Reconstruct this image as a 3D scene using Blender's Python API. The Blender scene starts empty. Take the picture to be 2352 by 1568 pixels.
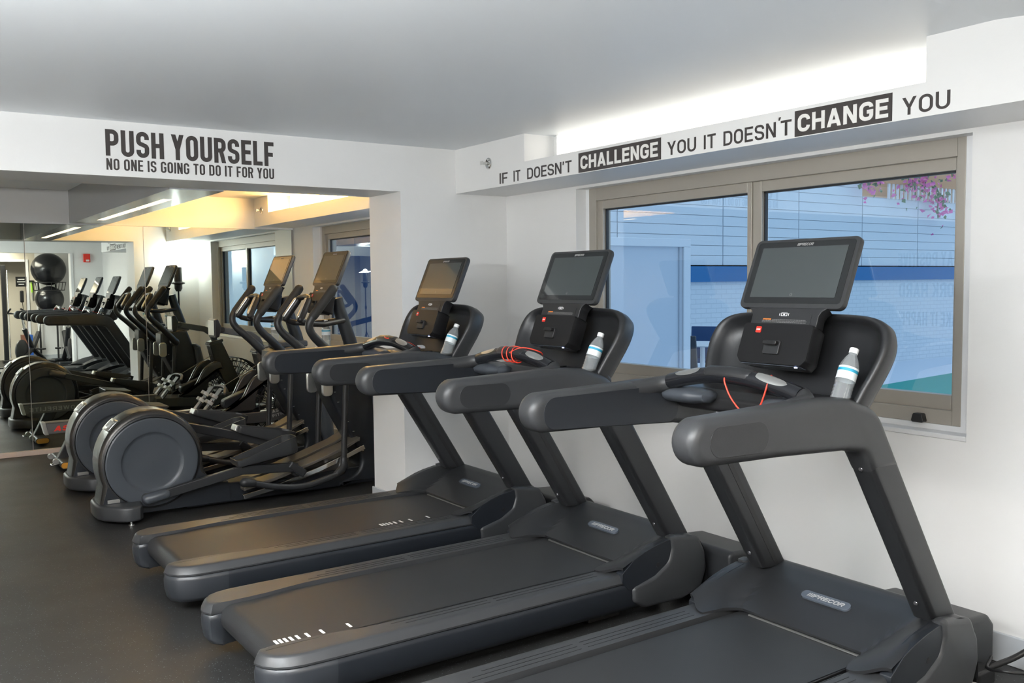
import bpy, bmesh, math, random
from mathutils import Vector, Matrix
random.seed(7)
PI = math.pi
scn = bpy.context.scene
C = scn.collection

# ------------------------------------------------------------------ camera
cd = bpy.data.cameras.new('camera'); cam = bpy.data.objects.new('camera', cd); C.objects.link(cam)
Fv = Vector((0.56584694, 0.82202353, -0.06398882)); Rv = Vector((0.8233098, -0.56750538, -0.00993048)); Uv = Vector((0.04447709, 0.04706349, 0.99790121))
cam.matrix_world = Matrix(((Rv.x, Uv.x, -Fv.x, 0), (Rv.y, Uv.y, -Fv.y, 0), (Rv.z, Uv.z, -Fv.z, 1.5), (0, 0, 0, 1)))
cd.sensor_width = 36; cd.lens = 2102.785 * 36 / 2352; cd.clip_start = .05; cd.clip_end = 200
scn.camera = cam
vs = scn.view_settings
vs.view_transform = 'Standard'; vs.look = 'None'; vs.gamma = 1; vs.use_curve_mapping = False; vs.exposure = 1.82

# ------------------------------------------------------------------ world (dusk sky)
w = bpy.data.worlds.new('world'); scn.world = w; w.use_nodes = True
nt = w.node_tree; bgn = nt.nodes['Background']
bgn.inputs[0].default_value = (.50, .65, .85, 1); bgn.inputs[1].default_value = 0.43

def area(name, loc, direction, sx, sy, power, col=(1, 1, 1), spread=PI):
    l = bpy.data.lights.new(name, 'AREA'); l.shape = 'RECTANGLE'; l.size = sx; l.size_y = sy; l.energy = power; l.color = col; l.spread = spread
    o = bpy.data.objects.new(name, l); C.objects.link(o); o.location = loc
    o.rotation_euler = Vector(direction).to_track_quat('-Z', 'Y').to_euler()
    return o
# unseen fill lights under added ceiling panels, put in to brighten the room
area('added_fill_light', (0.2, 0.4, 2.335), (0, 0, -1), 1.1, 1.1, 34, (1, .985, .965))
area('added_fill_light', (-1.6, 2.6, 2.335), (0, 0, -1), 1.1, 1.1, 34, (1, .985, .965))
area('added_fill_light', (1.6, -2.0, 2.335), (0, 0, -1), 1.0, 1.0, 20, (1, .90, .76))
def spot_point(name, loc, power, r, col=(1, 1, 1)):
    l = bpy.data.lights.new(name, 'POINT'); l.energy = power; l.shadow_soft_size = r; l.color = col
    o = bpy.data.objects.new(name, l); C.objects.link(o); o.location = loc; return o
area('flash_and_fill_light', (-.75, 1.3, 1.75), (.12, .12, 1), .2, .2, 118, (.98, 1, 1))  # added bounce light, out of view, to brighten the ceiling
spot_point('flash_and_fill_light', (3.235, 5.86, 1.86), 2.6, .045, (.95, 1, .97))

# ------------------------------------------------------------------ materials
def mat(name, col, rough=.5, metal=0, spec=.5, bump=None, var=None, coat=0, emit=None, trans=0, ior=1.5):
    m = bpy.data.materials.new(name); m.use_nodes = True; n = m.node_tree; b = n.nodes['Principled BSDF']
    b.inputs['Base Color'].default_value = (*col, 1); b.inputs['Roughness'].default_value = rough; b.inputs['Metallic'].default_value = metal
    b.inputs['Specular IOR Level'].default_value = spec; b.inputs['Coat Weight'].default_value = coat; b.inputs['IOR'].default_value = ior
    if trans: b.inputs['Transmission Weight'].default_value = trans
    if emit: b.inputs['Emission Color'].default_value = (*emit[0], 1); b.inputs['Emission Strength'].default_value = emit[1]
    if bump or var:
        tc = n.nodes.new('ShaderNodeTexCoord')
    if bump:
        sc, st, det = bump
        t = n.nodes.new('ShaderNodeTexNoise'); t.inputs['Scale'].default_value = sc; t.inputs['Detail'].default_value = det
        bp = n.nodes.new('ShaderNodeBump'); bp.inputs['Strength'].default_value = st; bp.inputs['Distance'].default_value = .004
        n.links.new(tc.outputs['Object'], t.inputs['Vector']); n.links.new(t.outputs['Fac'], bp.inputs['Height']); n.links.new(bp.outputs['Normal'], b.inputs['Normal'])
    if var:
        sc, amt = var
        t = n.nodes.new('ShaderNodeTexNoise'); t.inputs['Scale'].default_value = sc; t.inputs['Detail'].default_value = 5
        mr = n.nodes.new('ShaderNodeMapRange'); mr.inputs['To Min'].default_value = max(0, rough - amt); mr.inputs['To Max'].default_value = min(1, rough + amt)
        n.links.new(tc.outputs['Object'], t.inputs['Vector']); n.links.new(t.outputs['Fac'], mr.inputs['Value']); n.links.new(mr.outputs[0], b.inputs['Roughness'])
    return m
M = {}
M['wall'] = mat('wall_paint', (.79, .79, .78), .42, bump=(60, .10, 3))
M['ceiling'] = mat('ceiling_satin_paint', (.80, .835, .86), .42, spec=.35, bump=(2.2, .10, 2), var=(1.2, .07))
M['trim'] = mat('trim_paint', (.74, .75, .76), .4)
M['base'] = mat('baseboard_vinyl', (.50, .53, .56), .35)
M['black'] = mat('black_plastic', (.012, .012, .013), .38, var=(9, .05))
M['gloss'] = mat('gloss_black', (.008, .009, .010), .07, ior=1.9)
M['dark'] = mat('charcoal_plastic', (.019, .020, .022), .40, bump=(420, .06, 2), var=(6, .05))
M['navy'] = mat('blue_black_plastic', (.012, .0145, .019), .40, bump=(420, .05, 2))
M['grey'] = mat('graphite_plastic', (.034, .0355, .038), .42, bump=(420, .06, 2), var=(6, .05))
M['slate'] = mat('slate_plastic', (.050, .057, .068), .38, bump=(420, .05, 2))
M['bolt'] = mat('gunmetal_bolt', (.16, .16, .17), .3, .8)
M['strap'] = mat('strap_grey', (.30, .30, .29), .35, .3)
M['nightblue'] = mat('deep_blue_shade_and_chair', (.004, .045, .14), .4)  # shade outside the far window put into the colour; also chair paint
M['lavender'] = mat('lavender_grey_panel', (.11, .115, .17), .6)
M['gunmetal'] = mat('gunmetal_shell', (.060, .056, .052), .27, .55)
M['pad'] = mat('key_pad_plastic', (.012, .012, .013), .3, spec=.25)
M['railgrey'] = mat('rail_grey', (.11, .11, .112), .4, .2)
M['capgrey'] = mat('end_cap_plastic', (.026, .029, .034), .34, bump=(420, .05, 2))
M['silver'] = mat('satin_silver', (.62, .62, .60), .28, .9)
M['chrome'] = mat('chrome', (.75, .75, .74), .12, 1)
M['warmmetal'] = mat('brushed_ramp_metal', (.17, .155, .135), .38, .6)
M['frame'] = mat('taupe_window_aluminium', (.37, .345, .30), .38, .15)
M['seal'] = mat('window_seal', (.02, .022, .025), .5)
M['display'] = mat('display_glass', (.026, .036, .036), .04, ior=2.7)
M['letter'] = mat('charcoal_vinyl', (.055, .048, .046), .35)
M['letterw'] = mat('white_vinyl', (.80, .79, .76), .4)
M['red'] = mat('red_plastic', (.75, .035, .02), .35)
M['white'] = mat('white_plastic', (.80, .80, .80), .4)
M['orange'] = mat('orange_print', (.85, .27, .05), .5)
M['fine'] = mat('fine_print', (.16, .16, .16), .5)
M['print'] = mat('grey_print', (.30, .30, .30), .5)
M['badge'] = mat('badge_blue_grey', (.11, .13, .16), .25, .3)
M['ball'] = mat('stability_ball_vinyl', (.012, .013, .016), .2)
M['rubber'] = mat('rubber', (.018, .018, .018), .6)
M['water'] = None
M['label'] = mat('bottle_label', (.78, .84, .86), .4)
M['labelblue'] = mat('bottle_label_blue', (.03, .35, .55), .4)
M['cap'] = mat('bottle_cap', (.85, .87, .88), .4)
M['green'] = mat('lime_plastic', (.30, .55, .05), .4)
M['blue'] = mat('blue_plastic', (.02, .10, .40), .5)
M['brownbox'] = mat('brown_board', (.20, .08, .05), .6)
M['amber'] = mat('amber_lit_cap', (.62, .30, .05), .25)  # warm light on the rower's foot caps put into their colour
M['taupewall'] = mat('backroom_paint', (.60, .55, .46), .5)
M['led'] = mat('led_dot', (.5, .6, .9), .3, emit=((.45, .55, 1), 3))
M['lampwhite'] = mat('cove_tube', (1, .95, .85), .4, emit=((1, .96, .90), .31))
M['lampwarm'] = mat('warm_diffuser', (1, .8, .5), .4, emit=((1, .56, .17), 17))
M['slotglow'] = mat('slot_diffuser', (1, .8, .5), .4, emit=((1, .68, .33), 2.8))
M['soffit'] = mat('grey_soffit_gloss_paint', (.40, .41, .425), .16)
M['fillglow'] = mat('fill_panel_diffuser', (1, 1, 1), .4, emit=((1, .98, .95), .9))  # glow of the added fill panels
M['flashglow'] = mat('flash_dome', (1, 1, 1), .3, emit=((.95, 1, .98), 12))

def belt_mat():
    m = mat('running_belt_weave', (.019, .0195, .021), .5); n = m.node_tree; b = n.nodes['Principled BSDF']
    tc = n.nodes.new('ShaderNodeTexCoord'); wv = n.nodes.new('ShaderNodeTexWave'); wv.inputs['Scale'].default_value = 90; wv.bands_direction = 'X'
    wv2 = n.nodes.new('ShaderNodeTexWave'); wv2.inputs['Scale'].default_value = 90; wv2.bands_direction = 'Y'
    ad = n.nodes.new('ShaderNodeMath'); bp = n.nodes.new('ShaderNodeBump'); bp.inputs['Strength'].default_value = .12; bp.inputs['Distance'].default_value = .001
    n.links.new(tc.outputs['Object'], wv.inputs[0]); n.links.new(tc.outputs['Object'], wv2.inputs[0]); n.links.new(wv.outputs['Fac'], ad.inputs[0]); n.links.new(wv2.outputs['Fac'], ad.inputs[1])
    n.links.new(ad.outputs[0], bp.inputs['Height']); n.links.new(bp.outputs['Normal'], b.inputs['Normal'])
    return m
M['belt'] = belt_mat()

def floor_mat():
    m = mat('speckled_rubber_floor', (.02, .02, .02), .45, spec=.5); n = m.node_tree; b = n.nodes['Principled BSDF']
    tc = n.nodes.new('ShaderNodeTexCoord')
    vo = n.nodes.new('ShaderNodeTexVoronoi'); vo.inputs['Scale'].default_value = 150
    no = n.nodes.new('ShaderNodeTexWhiteNoise')
    n.links.new(tc.outputs['Object'], vo.inputs['Vector']); n.links.new(vo.outputs['Position'], no.inputs['Vector'])
    gt = n.nodes.new('ShaderNodeMath'); gt.operation = 'GREATER_THAN'; gt.inputs[1].default_value = .90; n.links.new(no.outputs['Value'], gt.inputs[0])
    lt = n.nodes.new('ShaderNodeMath'); lt.operation = 'LESS_THAN'; lt.inputs[1].default_value = .30; n.links.new(vo.outputs['Distance'], lt.inputs[0])
    ml = n.nodes.new('ShaderNodeMath'); ml.operation = 'MULTIPLY'; n.links.new(gt.outputs[0], ml.inputs[0]); n.links.new(lt.outputs[0], ml.inputs[1])
    mx = n.nodes.new('ShaderNodeMix'); mx.data_type = 'RGBA'; mx.inputs[6].default_value = (.024, .0235, .023, 1); mx.inputs[7].default_value = (.14, .17, .19, 1)
    n.links.new(ml.outputs[0], mx.inputs[0]); n.links.new(mx.outputs[2], b.inputs['Base Color'])
    n1 = n.nodes.new('ShaderNodeTexNoise'); n1.inputs['Scale'].default_value = 2.3; n1.inputs['Detail'].default_value = 6
    mr = n.nodes.new('ShaderNodeMapRange'); mr.inputs['To Min'].default_value = .36; mr.inputs['To Max'].default_value = .56
    n.links.new(tc.outputs['Object'], n1.inputs['Vector']); n.links.new(n1.outputs['Fac'], mr.inputs['Value']); n.links.new(mr.outputs[0], b.inputs['Roughness'])
    n2 = n.nodes.new('ShaderNodeTexNoise'); n2.inputs['Scale'].default_value = 260; bp = n.nodes.new('ShaderNodeBump'); bp.inputs['Strength'].default_value = .25; bp.inputs['Distance'].default_value = .002
    n.links.new(tc.outputs['Object'], n2.inputs['Vector']); n.links.new(n2.outputs['Fac'], bp.inputs['Height']); n.links.new(bp.outputs['Normal'], b.inputs['Normal'])
    return m
M['floor'] = floor_mat()

def mirror_mat():
    m = bpy.data.materials.new('mirror_silvering'); m.use_nodes = True; n = m.node_tree; b = n.nodes['Principled BSDF']
    b.inputs['Base Color'].default_value = (.75, .81, .75, 1); b.inputs['Metallic'].default_value = 1; b.inputs['Roughness'].default_value = 0.0
    return m
M['mirror'] = mirror_mat()

def pane_mat():
    m = bpy.data.materials.new('window_glass'); m.use_nodes = True; n = m.node_tree; n.nodes.remove(n.nodes['Principled BSDF'])
    out = n.nodes['Material Output']; tr = n.nodes.new('ShaderNodeBsdfTransparent'); tr.inputs[0].default_value = (.86, .93, .96, 1)
    gl = n.nodes.new('ShaderNodeBsdfGlossy'); gl.inputs['Roughness'].default_value = .0
    lw = n.nodes.new('ShaderNodeLayerWeight'); pw = n.nodes.new('ShaderNodeMath'); pw.operation = 'POWER'; pw.inputs[1].default_value = 4.0
    fr = n.nodes.new('ShaderNodeMath'); fr.operation = 'MULTIPLY_ADD'; fr.inputs[1].default_value = .80; fr.inputs[2].default_value = .095
    n.links.new(lw.outputs['Facing'], pw.inputs[0]); n.links.new(pw.outputs[0], fr.inputs[0])
    mx = n.nodes.new('ShaderNodeMixShader'); n.links.new(fr.outputs[0], mx.inputs[0]); n.links.new(tr.outputs[0], mx.inputs[1]); n.links.new(gl.outputs[0], mx.inputs[2]); n.links.new(mx.outputs[0], out.inputs[0])
    return m
M['pane'] = pane_mat()
def water_mat():
    m = bpy.data.materials.new('clear_water_bottle'); m.use_nodes = True; n = m.node_tree; n.nodes.remove(n.nodes['Principled BSDF'])
    tr = n.nodes.new('ShaderNodeBsdfTransparent'); tr.inputs[0].default_value = (.88, .92, .94, 1)
    gl = n.nodes.new('ShaderNodeBsdfGlossy'); gl.inputs['Roughness'].default_value = .08
    df = n.nodes.new('ShaderNodeBsdfDiffuse'); df.inputs[0].default_value = (.85, .88, .90, 1)
    lw = n.nodes.new('ShaderNodeLayerWeight'); lw.inputs[0].default_value = .35; m1 = n.nodes.new('ShaderNodeMixShader'); m2 = n.nodes.new('ShaderNodeMixShader'); m2.inputs[0].default_value = .17
    n.links.new(lw.outputs['Facing'], m1.inputs[0]); n.links.new(tr.outputs[0], m1.inputs[1]); n.links.new(gl.outputs[0], m1.inputs[2])
    n.links.new(m1.outputs[0], m2.inputs[1]); n.links.new(df.outputs[0], m2.inputs[2]); n.links.new(m2.outputs[0], n.nodes['Material Output'].inputs[0])
    return m
M['water'] = water_mat()

def brick_mat():
    m = mat('white_painted_brick', (.72, .76, .80), .7); n = m.node_tree; b = n.nodes['Principled BSDF']
    tc = n.nodes.new('ShaderNodeTexCoord'); mp = n.nodes.new('ShaderNodeMapping'); mp.inputs['Rotation'].default_value = (PI / 2, 0, 0)
    br = n.nodes.new('ShaderNodeTexBrick'); br.inputs['Scale'].default_value = 1; br.inputs['Brick Width'].default_value = .22; br.inputs['Row Height'].default_value = .072; br.inputs['Mortar Size'].default_value = .006
    br.inputs['Color1'].default_value = (.72, .76, .80, 1); br.inputs['Color2'].default_value = (.70, .74, .785, 1); br.inputs['Mortar'].default_value = (.58, .63, .69, 1)
    n.links.new(tc.outputs['Object'], mp.inputs[0]); n.links.new(mp.outputs[0], br.inputs[0]); n.links.new(br.outputs['Color'], b.inputs['Base Color'])
    return m
M['brick'] = brick_mat()
M['siding'] = mat('white_siding_paint', (.72, .76, .80), .6)
M['doorpaint'] = mat('store_door_paint', (.56, .62, .69), .6)
M['sidegap'] = mat('siding_joint', (.48, .52, .58), .7)
M['bandblue'] = mat('blue_band_paint', (.012, .16, .40), .5)
M['deck'] = mat('pale_deck_paint', (.66, .72, .80), .6)
M['turf'] = mat('green_turf', (.03, .34, .30), .9, bump=(200, .5, 2))
M['leaf'] = mat('bougainvillea_leaf', (.08, .20, .10), .6)
M['petal'] = mat('bougainvillea_petal', (.85, .16, .48), .6)
M['terra'] = mat('terracotta_wall', (.65, .35, .18), .8)

# ------------------------------------------------------------------ mesh helpers
class MB:
    def __init__(s): s.v = []; s.f = []; s.m = []; s.mi = 0
    def add(s, vs, fs):
        o = len(s.v); s.v += [tuple(v) for v in vs]
        for f in fs: s.f.append(tuple(i + o for i in f)); s.m.append(s.mi)
        return s
    def box(s, x0, x1, y0, y1, z0, z1):
        return s.add([(x0, y0, z0), (x1, y0, z0), (x1, y1, z0), (x0, y1, z0), (x0, y0, z1), (x1, y0, z1), (x1, y1, z1), (x0, y1, z1)],
                     [(0, 3, 2, 1), (4, 5, 6, 7), (0, 1, 5, 4), (1, 2, 6, 5), (2, 3, 7, 6), (3, 0, 4, 7)])
    def loft(s, rings, cap0=True, cap1=True, closed=True):
        n = len(rings[0]); vs = [p for r in rings for p in r]; fs = []
        for i in range(len(rings) - 1):
            for j in range(n if closed else n - 1):
                k = (j + 1) % n; fs.append((i * n + j, i * n + k, (i + 1) * n + k, (i + 1) * n + j))
        if cap0: fs.append(tuple(reversed(range(n))))
        if cap1: fs.append(tuple((len(rings) - 1) * n + j for j in range(n)))
        return s.add(vs, fs)
    def prism(s, poly, axis, a, b):
        def P(p, t):
            return {'x': (t, p[0], p[1]), 'y': (p[0], t, p[1]), 'z': (p[0], p[1], t)}[axis]
        return s.loft([[P(p, a) for p in poly], [P(p, b) for p in poly]])
    def rprism(s, poly, axis, a, b, r, seg=4):   # extrusion with rounded rims
        ar = sum(p[0] * q[1] - q[0] * p[1] for p, q in zip(poly, poly[1:] + poly[:1])); sg = 1 if ar > 0 else -1; n = len(poly)
        if a > b: a, b = b, a
        def inset(d):
            o = []
            for i in range(n):
                p, q, t = Vector(poly[i - 1][:2]), Vector(poly[i][:2]), Vector(poly[(i + 1) % n][:2])
                d1 = (q - p); d2 = (t - q)
                if d1.length < 1e-7: d1 = d2
                if d2.length < 1e-7: d2 = d1
                d1.normalize(); d2.normalize(); n1 = Vector((-d1.y, d1.x)) * sg; n2 = Vector((-d2.y, d2.x)) * sg; m = n1 + n2
                m = m.normalized() if m.length > 1e-6 else n1; k = d / max(.5, m.dot(n1)); o.append((q.x + m.x * k, q.y + m.y * k))
            return o
        def P(p, t): return {'x': (t, p[0], p[1]), 'y': (p[0], t, p[1]), 'z': (p[0], p[1], t)}[axis]
        ring = lambda t, e, sgn: [P(p, e + sgn * r * (1 - math.sin(t))) for p in inset(r * (1 - math.cos(t)))]
        rings = [ring(PI / 2 * (1 - k / seg), a, 1) for k in range(seg + 1)]
        rings2 = [ring(PI / 2 * k / seg, b, -1) for k in range(seg + 1)]
        return s.loft(rings + rings2)
    def tube(s, pts, r, n=12, caps=True, round_end=False):
        pts = [Vector(p) for p in pts]; N = len(pts); rs = r if isinstance(r, (list, tuple)) else [r] * N
        if round_end:
            d0 = (pts[0] - pts[1]).normalized(); d1 = (pts[-1] - pts[-2]).normalized(); r0, r1 = rs[0], rs[-1]
            pre = [(pts[0] + d0 * r0 * math.sin(a), r0 * math.cos(a)) for a in (1.45, 1.1, .75, .4)]
            post = [(pts[-1] + d1 * r1 * math.sin(a), r1 * math.cos(a)) for a in (.4, .75, 1.1, 1.45)]
            pts = [p for p, q in pre] + pts + [p for p, q in post]; rs = [q for p, q in pre] + list(rs) + [q for p, q in post]; N = len(pts)
        T = []
        for i in range(N):
            a = pts[max(0, i - 1)]; b = pts[min(N - 1, i + 1)]; d = (b - a); T.append(d.normalized() if d.length > 1e-9 else Vector((0, 0, 1)))
        up = Vector((0, 0, 1)) if abs(T[0].z) < .9 else Vector((1, 0, 0))
        nrm = (up - T[0] * up.dot(T[0])).normalized(); rings = []
        for i in range(N):
            nrm = (nrm - T[i] * nrm.dot(T[i])).normalized(); bn = T[i].cross(nrm)
            rings.append([pts[i] + (nrm * math.cos(2 * PI * k / n) + bn * math.sin(2 * PI * k / n)) * rs[i] for k in range(n)])
        return s.loft(rings, caps, caps)
    def lathe(s, prof, axis, c, n=32, caps=False):
        rings = []
        for r, h in prof:
            ring = []
            for k in range(n):
                a = 2 * PI * k / n; u, v = r * math.cos(a), r * math.sin(a)
                ring.append({'x': (c[0] + h, c[1] + u, c[2] + v), 'y': (c[0] + u, c[1] + h, c[2] + v), 'z': (c[0] + u, c[1] + v, c[2] + h)}[axis])
            rings.append(ring)
        return s.loft(rings, caps, caps)
    def ball(s, c, rx, ry=None, rz=None, n=24, m=14):
        ry = ry or rx; rz = rz or rx; rings = []
        for i in range(m + 1):
            a = -PI / 2 + PI * i / m; a = max(-PI / 2 + .02, min(PI / 2 - .02, a))
            rings.append([(c[0] + rx * math.cos(a) * math.cos(2 * PI * k / n), c[1] + ry * math.cos(a) * math.sin(2 * PI * k / n), c[2] + rz * math.sin(a)) for k in range(n)])
        return s.loft(rings)
    def grid(s, rows):
        n = len(rows[0]); vs = [p for r in rows for p in r]
        return s.add(vs, [(i * n + j, i * n + j + 1, (i + 1) * n + j + 1, (i + 1) * n + j) for i in range(len(rows) - 1) for j in range(n - 1)])
    def build(s, name, mats, parent=None, org=(0, 0, 0), smooth=35, bevel=0, seg=2, rot=None):
        me = bpy.data.meshes.new(name); me.from_pydata([(a - org[0], b - org[1], c - org[2]) for a, b, c in s.v], [], s.f); me.validate()
        ml = mats if isinstance(mats, (list, tuple)) else [mats]
        for m in ml: me.materials.append(m)
        if len(ml) > 1 and len(me.polygons) == len(s.m): me.polygons.foreach_set('material_index', s.m)
        bm = bmesh.new(); bm.from_mesh(me); bmesh.ops.recalc_face_normals(bm, faces=bm.faces); bm.to_mesh(me); bm.free()
        if smooth:
            me.shade_smooth(); me.set_sharp_from_angle(angle=math.radians(smooth))
        o = bpy.data.objects.new(name, me); C.objects.link(o)
        if parent: o.parent = parent
        else: o.location = org
        if bevel:
            b = o.modifiers.new('bevel', 'BEVEL'); b.width = bevel; b.segments = seg; b.limit_method = 'ANGLE'; b.angle_limit = math.radians(40); b.harden_normals = True
        return o
def tag(o, label=None, cat=None, group=None, kind=None):
    if label: o['label'] = label
    if cat: o['category'] = cat
    if group: o['group'] = group
    if kind: o['kind'] = kind
    return o
def thing(name, loc, label, cat, group=None):
    o = bpy.data.objects.new(name, None); C.objects.link(o); o.location = loc; o.empty_display_size = .1
    return tag(o, label, cat, group)
def copy_tree(o, parent=None):
    c = o.copy(); C.objects.link(c)
    if parent: c.parent = parent
    for ch in list(o.children): copy_tree(ch, c)
    return c
def sm(pts, k=6):   # Catmull-Rom through the points
    P = [Vector(p) for p in pts]; P = [P[0] * 2 - P[1]] + P + [P[-1] * 2 - P[-2]]; out = []
    for i in range(1, len(P) - 2):
        for j in range(k):
            t = j / k; a, b, c, d = P[i - 1], P[i], P[i + 1], P[i + 2]
            out.append(.5 * ((2 * b) + (c - a) * t + (2 * a - 5 * b + 4 * c - d) * t * t + (3 * b - a - 3 * c + d) * t ** 3))
    out.append(P[-2]); return [tuple(v) for v in out]
def fillet(pts, r, closed=False, keep=(), k=6):
    n = len(pts); out = []
    for i, p in enumerate(pts):
        if (not closed and i in (0, n - 1)) or i in keep: out.append(tuple(p)); continue
        p = Vector(p); a = Vector(pts[i - 1]); b = Vector(pts[(i + 1) % n]); da = a - p; db = b - p
        ang = da.angle(db) if da.length > 1e-9 and db.length > 1e-9 else PI
        if ang > PI - .05: out.append(tuple(p)); continue
        rr = r[i] if isinstance(r, (list, tuple)) else r
        if rr < 1e-6: out.append(tuple(p)); continue
        d = min(rr / math.tan(ang / 2), da.length * .5 if (closed or i - 1 > 0) else da.length, db.length * .5 if (closed or i + 1 < n - 1) else db.length); rr = d * math.tan(ang / 2)
        p0 = p + da.normalized() * d; p1 = p + db.normalized() * d
        cen = p + (da.normalized() + db.normalized()).normalized() * (rr / math.sin(ang / 2))
        v0 = p0 - cen; v1 = p1 - cen; th = v0.angle(v1) if v0.length > 1e-9 else 0
        for j in range(k + 1):
            t = j / k
            v = (v0 * math.sin((1 - t) * th) + v1 * math.sin(t * th)) / math.sin(th) if th > 1e-4 else v0
            out.append(tuple(cen + v))
    return out

# ------------------------------------------------------------------ stroke lettering
def glyph(c, w, t):
    h = t / 2; L, R, B, T = h, w - h, h, 1 - h; rc = min((R - L) * .5, .26); out = []
    def diag(x0, y0, x1, y1):
        tw = t * math.hypot(x1 - x0, y1 - y0) / abs(y1 - y0); out.append(('q', [(x0 - tw / 2, y0), (x0 + tw / 2, y0), (x1 + tw / 2, y1), (x1 - tw / 2, y1)])); return tw
    def V(x, a=0, b=1): out.append(('q', [(x - h, a), (x + h, a), (x + h, b), (x - h, b)]))
    def Hb(y, a, b): out.append(('q', [(a, y - h), (b, y - h), (b, y + h), (a, y + h)]))
    def path(p, r=rc, closed=False, keep=()): out.append(('c' if closed else 'p', fillet(p, r, closed, keep)))
    tw = t * 1.06
    if c in 'O0': path([(L, B), (R, B), (R, T), (L, T)], closed=True)
    elif c in 'PR':
        V(L); m = .47 if c == 'P' else .5
        path([(L, T), (R, T), (R, m), (L, m)], min(rc, (T - m) / 2), keep=(0, 3))
        if c == 'R': diag(R, 0, R * .62 + L * .38, m)
    elif c == 'U': path([(L, 1), (L, B), (R, B), (R, 1)])
    elif c == 'S': path([(R, .70), (R, T), (L, T), (L, .56), (R, .44), (R, B), (L, B), (L, .30)], [0, rc, rc, rc * .8, rc * .8, rc, rc, 0])
    elif c == 'C': path([(R, .66), (R, T), (L, T), (L, B), (R, B), (R, .34)])
    elif c == 'G': path([(R, .70), (R, T), (L, T), (L, B), (R, B), (R, .47), (w * .55, .47)], keep=(5,))
    elif c == 'D': path([(L, B), (R, B), (R, T), (L, T)], closed=True, keep=(0, 3))
    elif c == 'H': V(L); V(R); Hb(.5, L, R)
    elif c == 'I': V(w / 2)
    elif c == 'E': V(L); Hb(T, L, w); Hb(.51, L, w * .93); Hb(B, L, w)
    elif c == 'F': V(L); Hb(T, L, w); Hb(.48, L, w * .9)
    elif c == 'L': V(L); Hb(B, L, w)
    elif c == 'T': V(w / 2); Hb(T, 0, w)
    elif c == 'N': V(L); V(R); diag(R, 0, L, 1)
    elif c == 'M': V(L); V(R); diag(w / 2, .0, L, 1); diag(w / 2, 0, R, 1)
    elif c == 'W': diag(w * .27, 0, L, 1); diag(w * .27, 0, w / 2, 1); diag(w * .73, 0, w / 2, 1); diag(w * .73, 0, R, 1)
    elif c == 'V': diag(w / 2, 0, L, 1); diag(w / 2, 0, R, 1)
    elif c == 'A': diag(L, 0, w / 2, 1); diag(R, 0, w / 2, 1); Hb(.27, w * .25, w * .75)
    elif c == 'Y': V(w / 2, 0, .45); diag(w / 2, .42, L, 1); diag(w / 2, .42, R, 1)
    elif c == 'K': V(L); diag(L + t * .3, .38, R, 1); diag(R, 0, L + t * .9, .55)
    elif c == "'": out.append(('q', [(0, .70), (w * .55, .70), (w, 1), (w * .15, 1)]))
    elif c == '/': diag(h, 0, h, 1)
    return out
WID = {'I': None, "'": .45, 'M': 1.32, 'W': 1.45, 'E': .88, 'F': .86, 'L': .82, 'T': .95, 'Y': 1.02, 'A': 1.08, '/': None}
def lettering(mb, text, org, u, v, n, height, total=None, w=.5, t=.16, gap=.09, space=.24, depth=.0015, shear=0):
    org, u, v, n = Vector(org), Vector(u).normalized(), Vector(v).normalized(), Vector(n).normalized()
    x = 0; items = []
    for ch in text:
        if ch == ' ': x += space; continue
        k = WID.get(ch, 1.0); cw = t if k is None else (w * k); 
        if ch == "'": cw = t * 1.1
        for kind, pts in glyph(ch, cw, t): items.append((kind, [(p[0] + x, p[1]) for p in pts]))
        x += cw + gap
    x -= gap; sx = (total / x) if total else height
    def P(p, d): return org + u * (p[0] * sx + shear * p[1] * height) + v * (p[1] * height) + n * d
    for ii, (kind, pts) in enumerate(items):
        depth += 2e-5
        if kind == 'q': mb.loft([[P(p, 0) for p in pts], [P(p, depth) for p in pts]], cap0=False); continue
        closed = kind == 'c'; Lp, Rp = [], []
        q = []
        for p in pts:
            p = Vector((p[0], p[1]))
            if not q or (p - q[-1]).length > 1e-4: q.append(p)
        if closed and (q[0] - q[-1]).length < 1e-4: q.pop()
        m = len(q)
        for i in range(m):
            a = q[i - 1] if (closed or i > 0) else None; b = q[(i + 1) % m] if (closed or i < m - 1) else None
            d1 = (q[i] - a).normalized() if a is not None and (q[i] - a).length > 1e-7 else None
            d2 = (b - q[i]).normalized() if b is not None and (b - q[i]).length > 1e-7 else None
            if d1 is None: d1 = d2
            if d2 is None: d2 = d1
            tn = (d1 + d2).normalized(); nn = Vector((-tn.y, tn.x)); ml = (t / 2) / max(.35, nn.dot(Vector((-d1.y, d1.x))))
            Lp.append(q[i] + nn * ml); Rp.append(q[i] - nn * ml)
        for i in range(m if closed else m - 1):
            j = (i + 1) % m
            mb.loft([[P(p, 0) for p in (Rp[i], Rp[j], Lp[j], Lp[i])], [P(p, depth) for p in (Rp[i], Rp[j], Lp[j], Lp[i])]], cap0=False)
    return mb
# ================================================================== SETTING
XW, YS, YSB, YM, XB, XP = 3.552, 5.21, 5.66, 9.15, 3.15, 2.74      # window wall, header front/back, mirror wall, window beam face, pier
ZC, ZH = 2.372, 2.083
def st(mb, name, m, label=None, **k): return tag(mb.build(name, m, **k), label, None, None, 'structure')
st(MB().box(-2.5, 3.75, -3.4, 9.3, -.1, 0), 'floor', M['floor'], 'black speckled rubber gym floor')
st(MB().box(-2.5, 3.75, -3.4, 9.3, ZC, ZC + .1), 'ceiling', M['ceiling'], 'satin blue grey ceiling')
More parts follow.
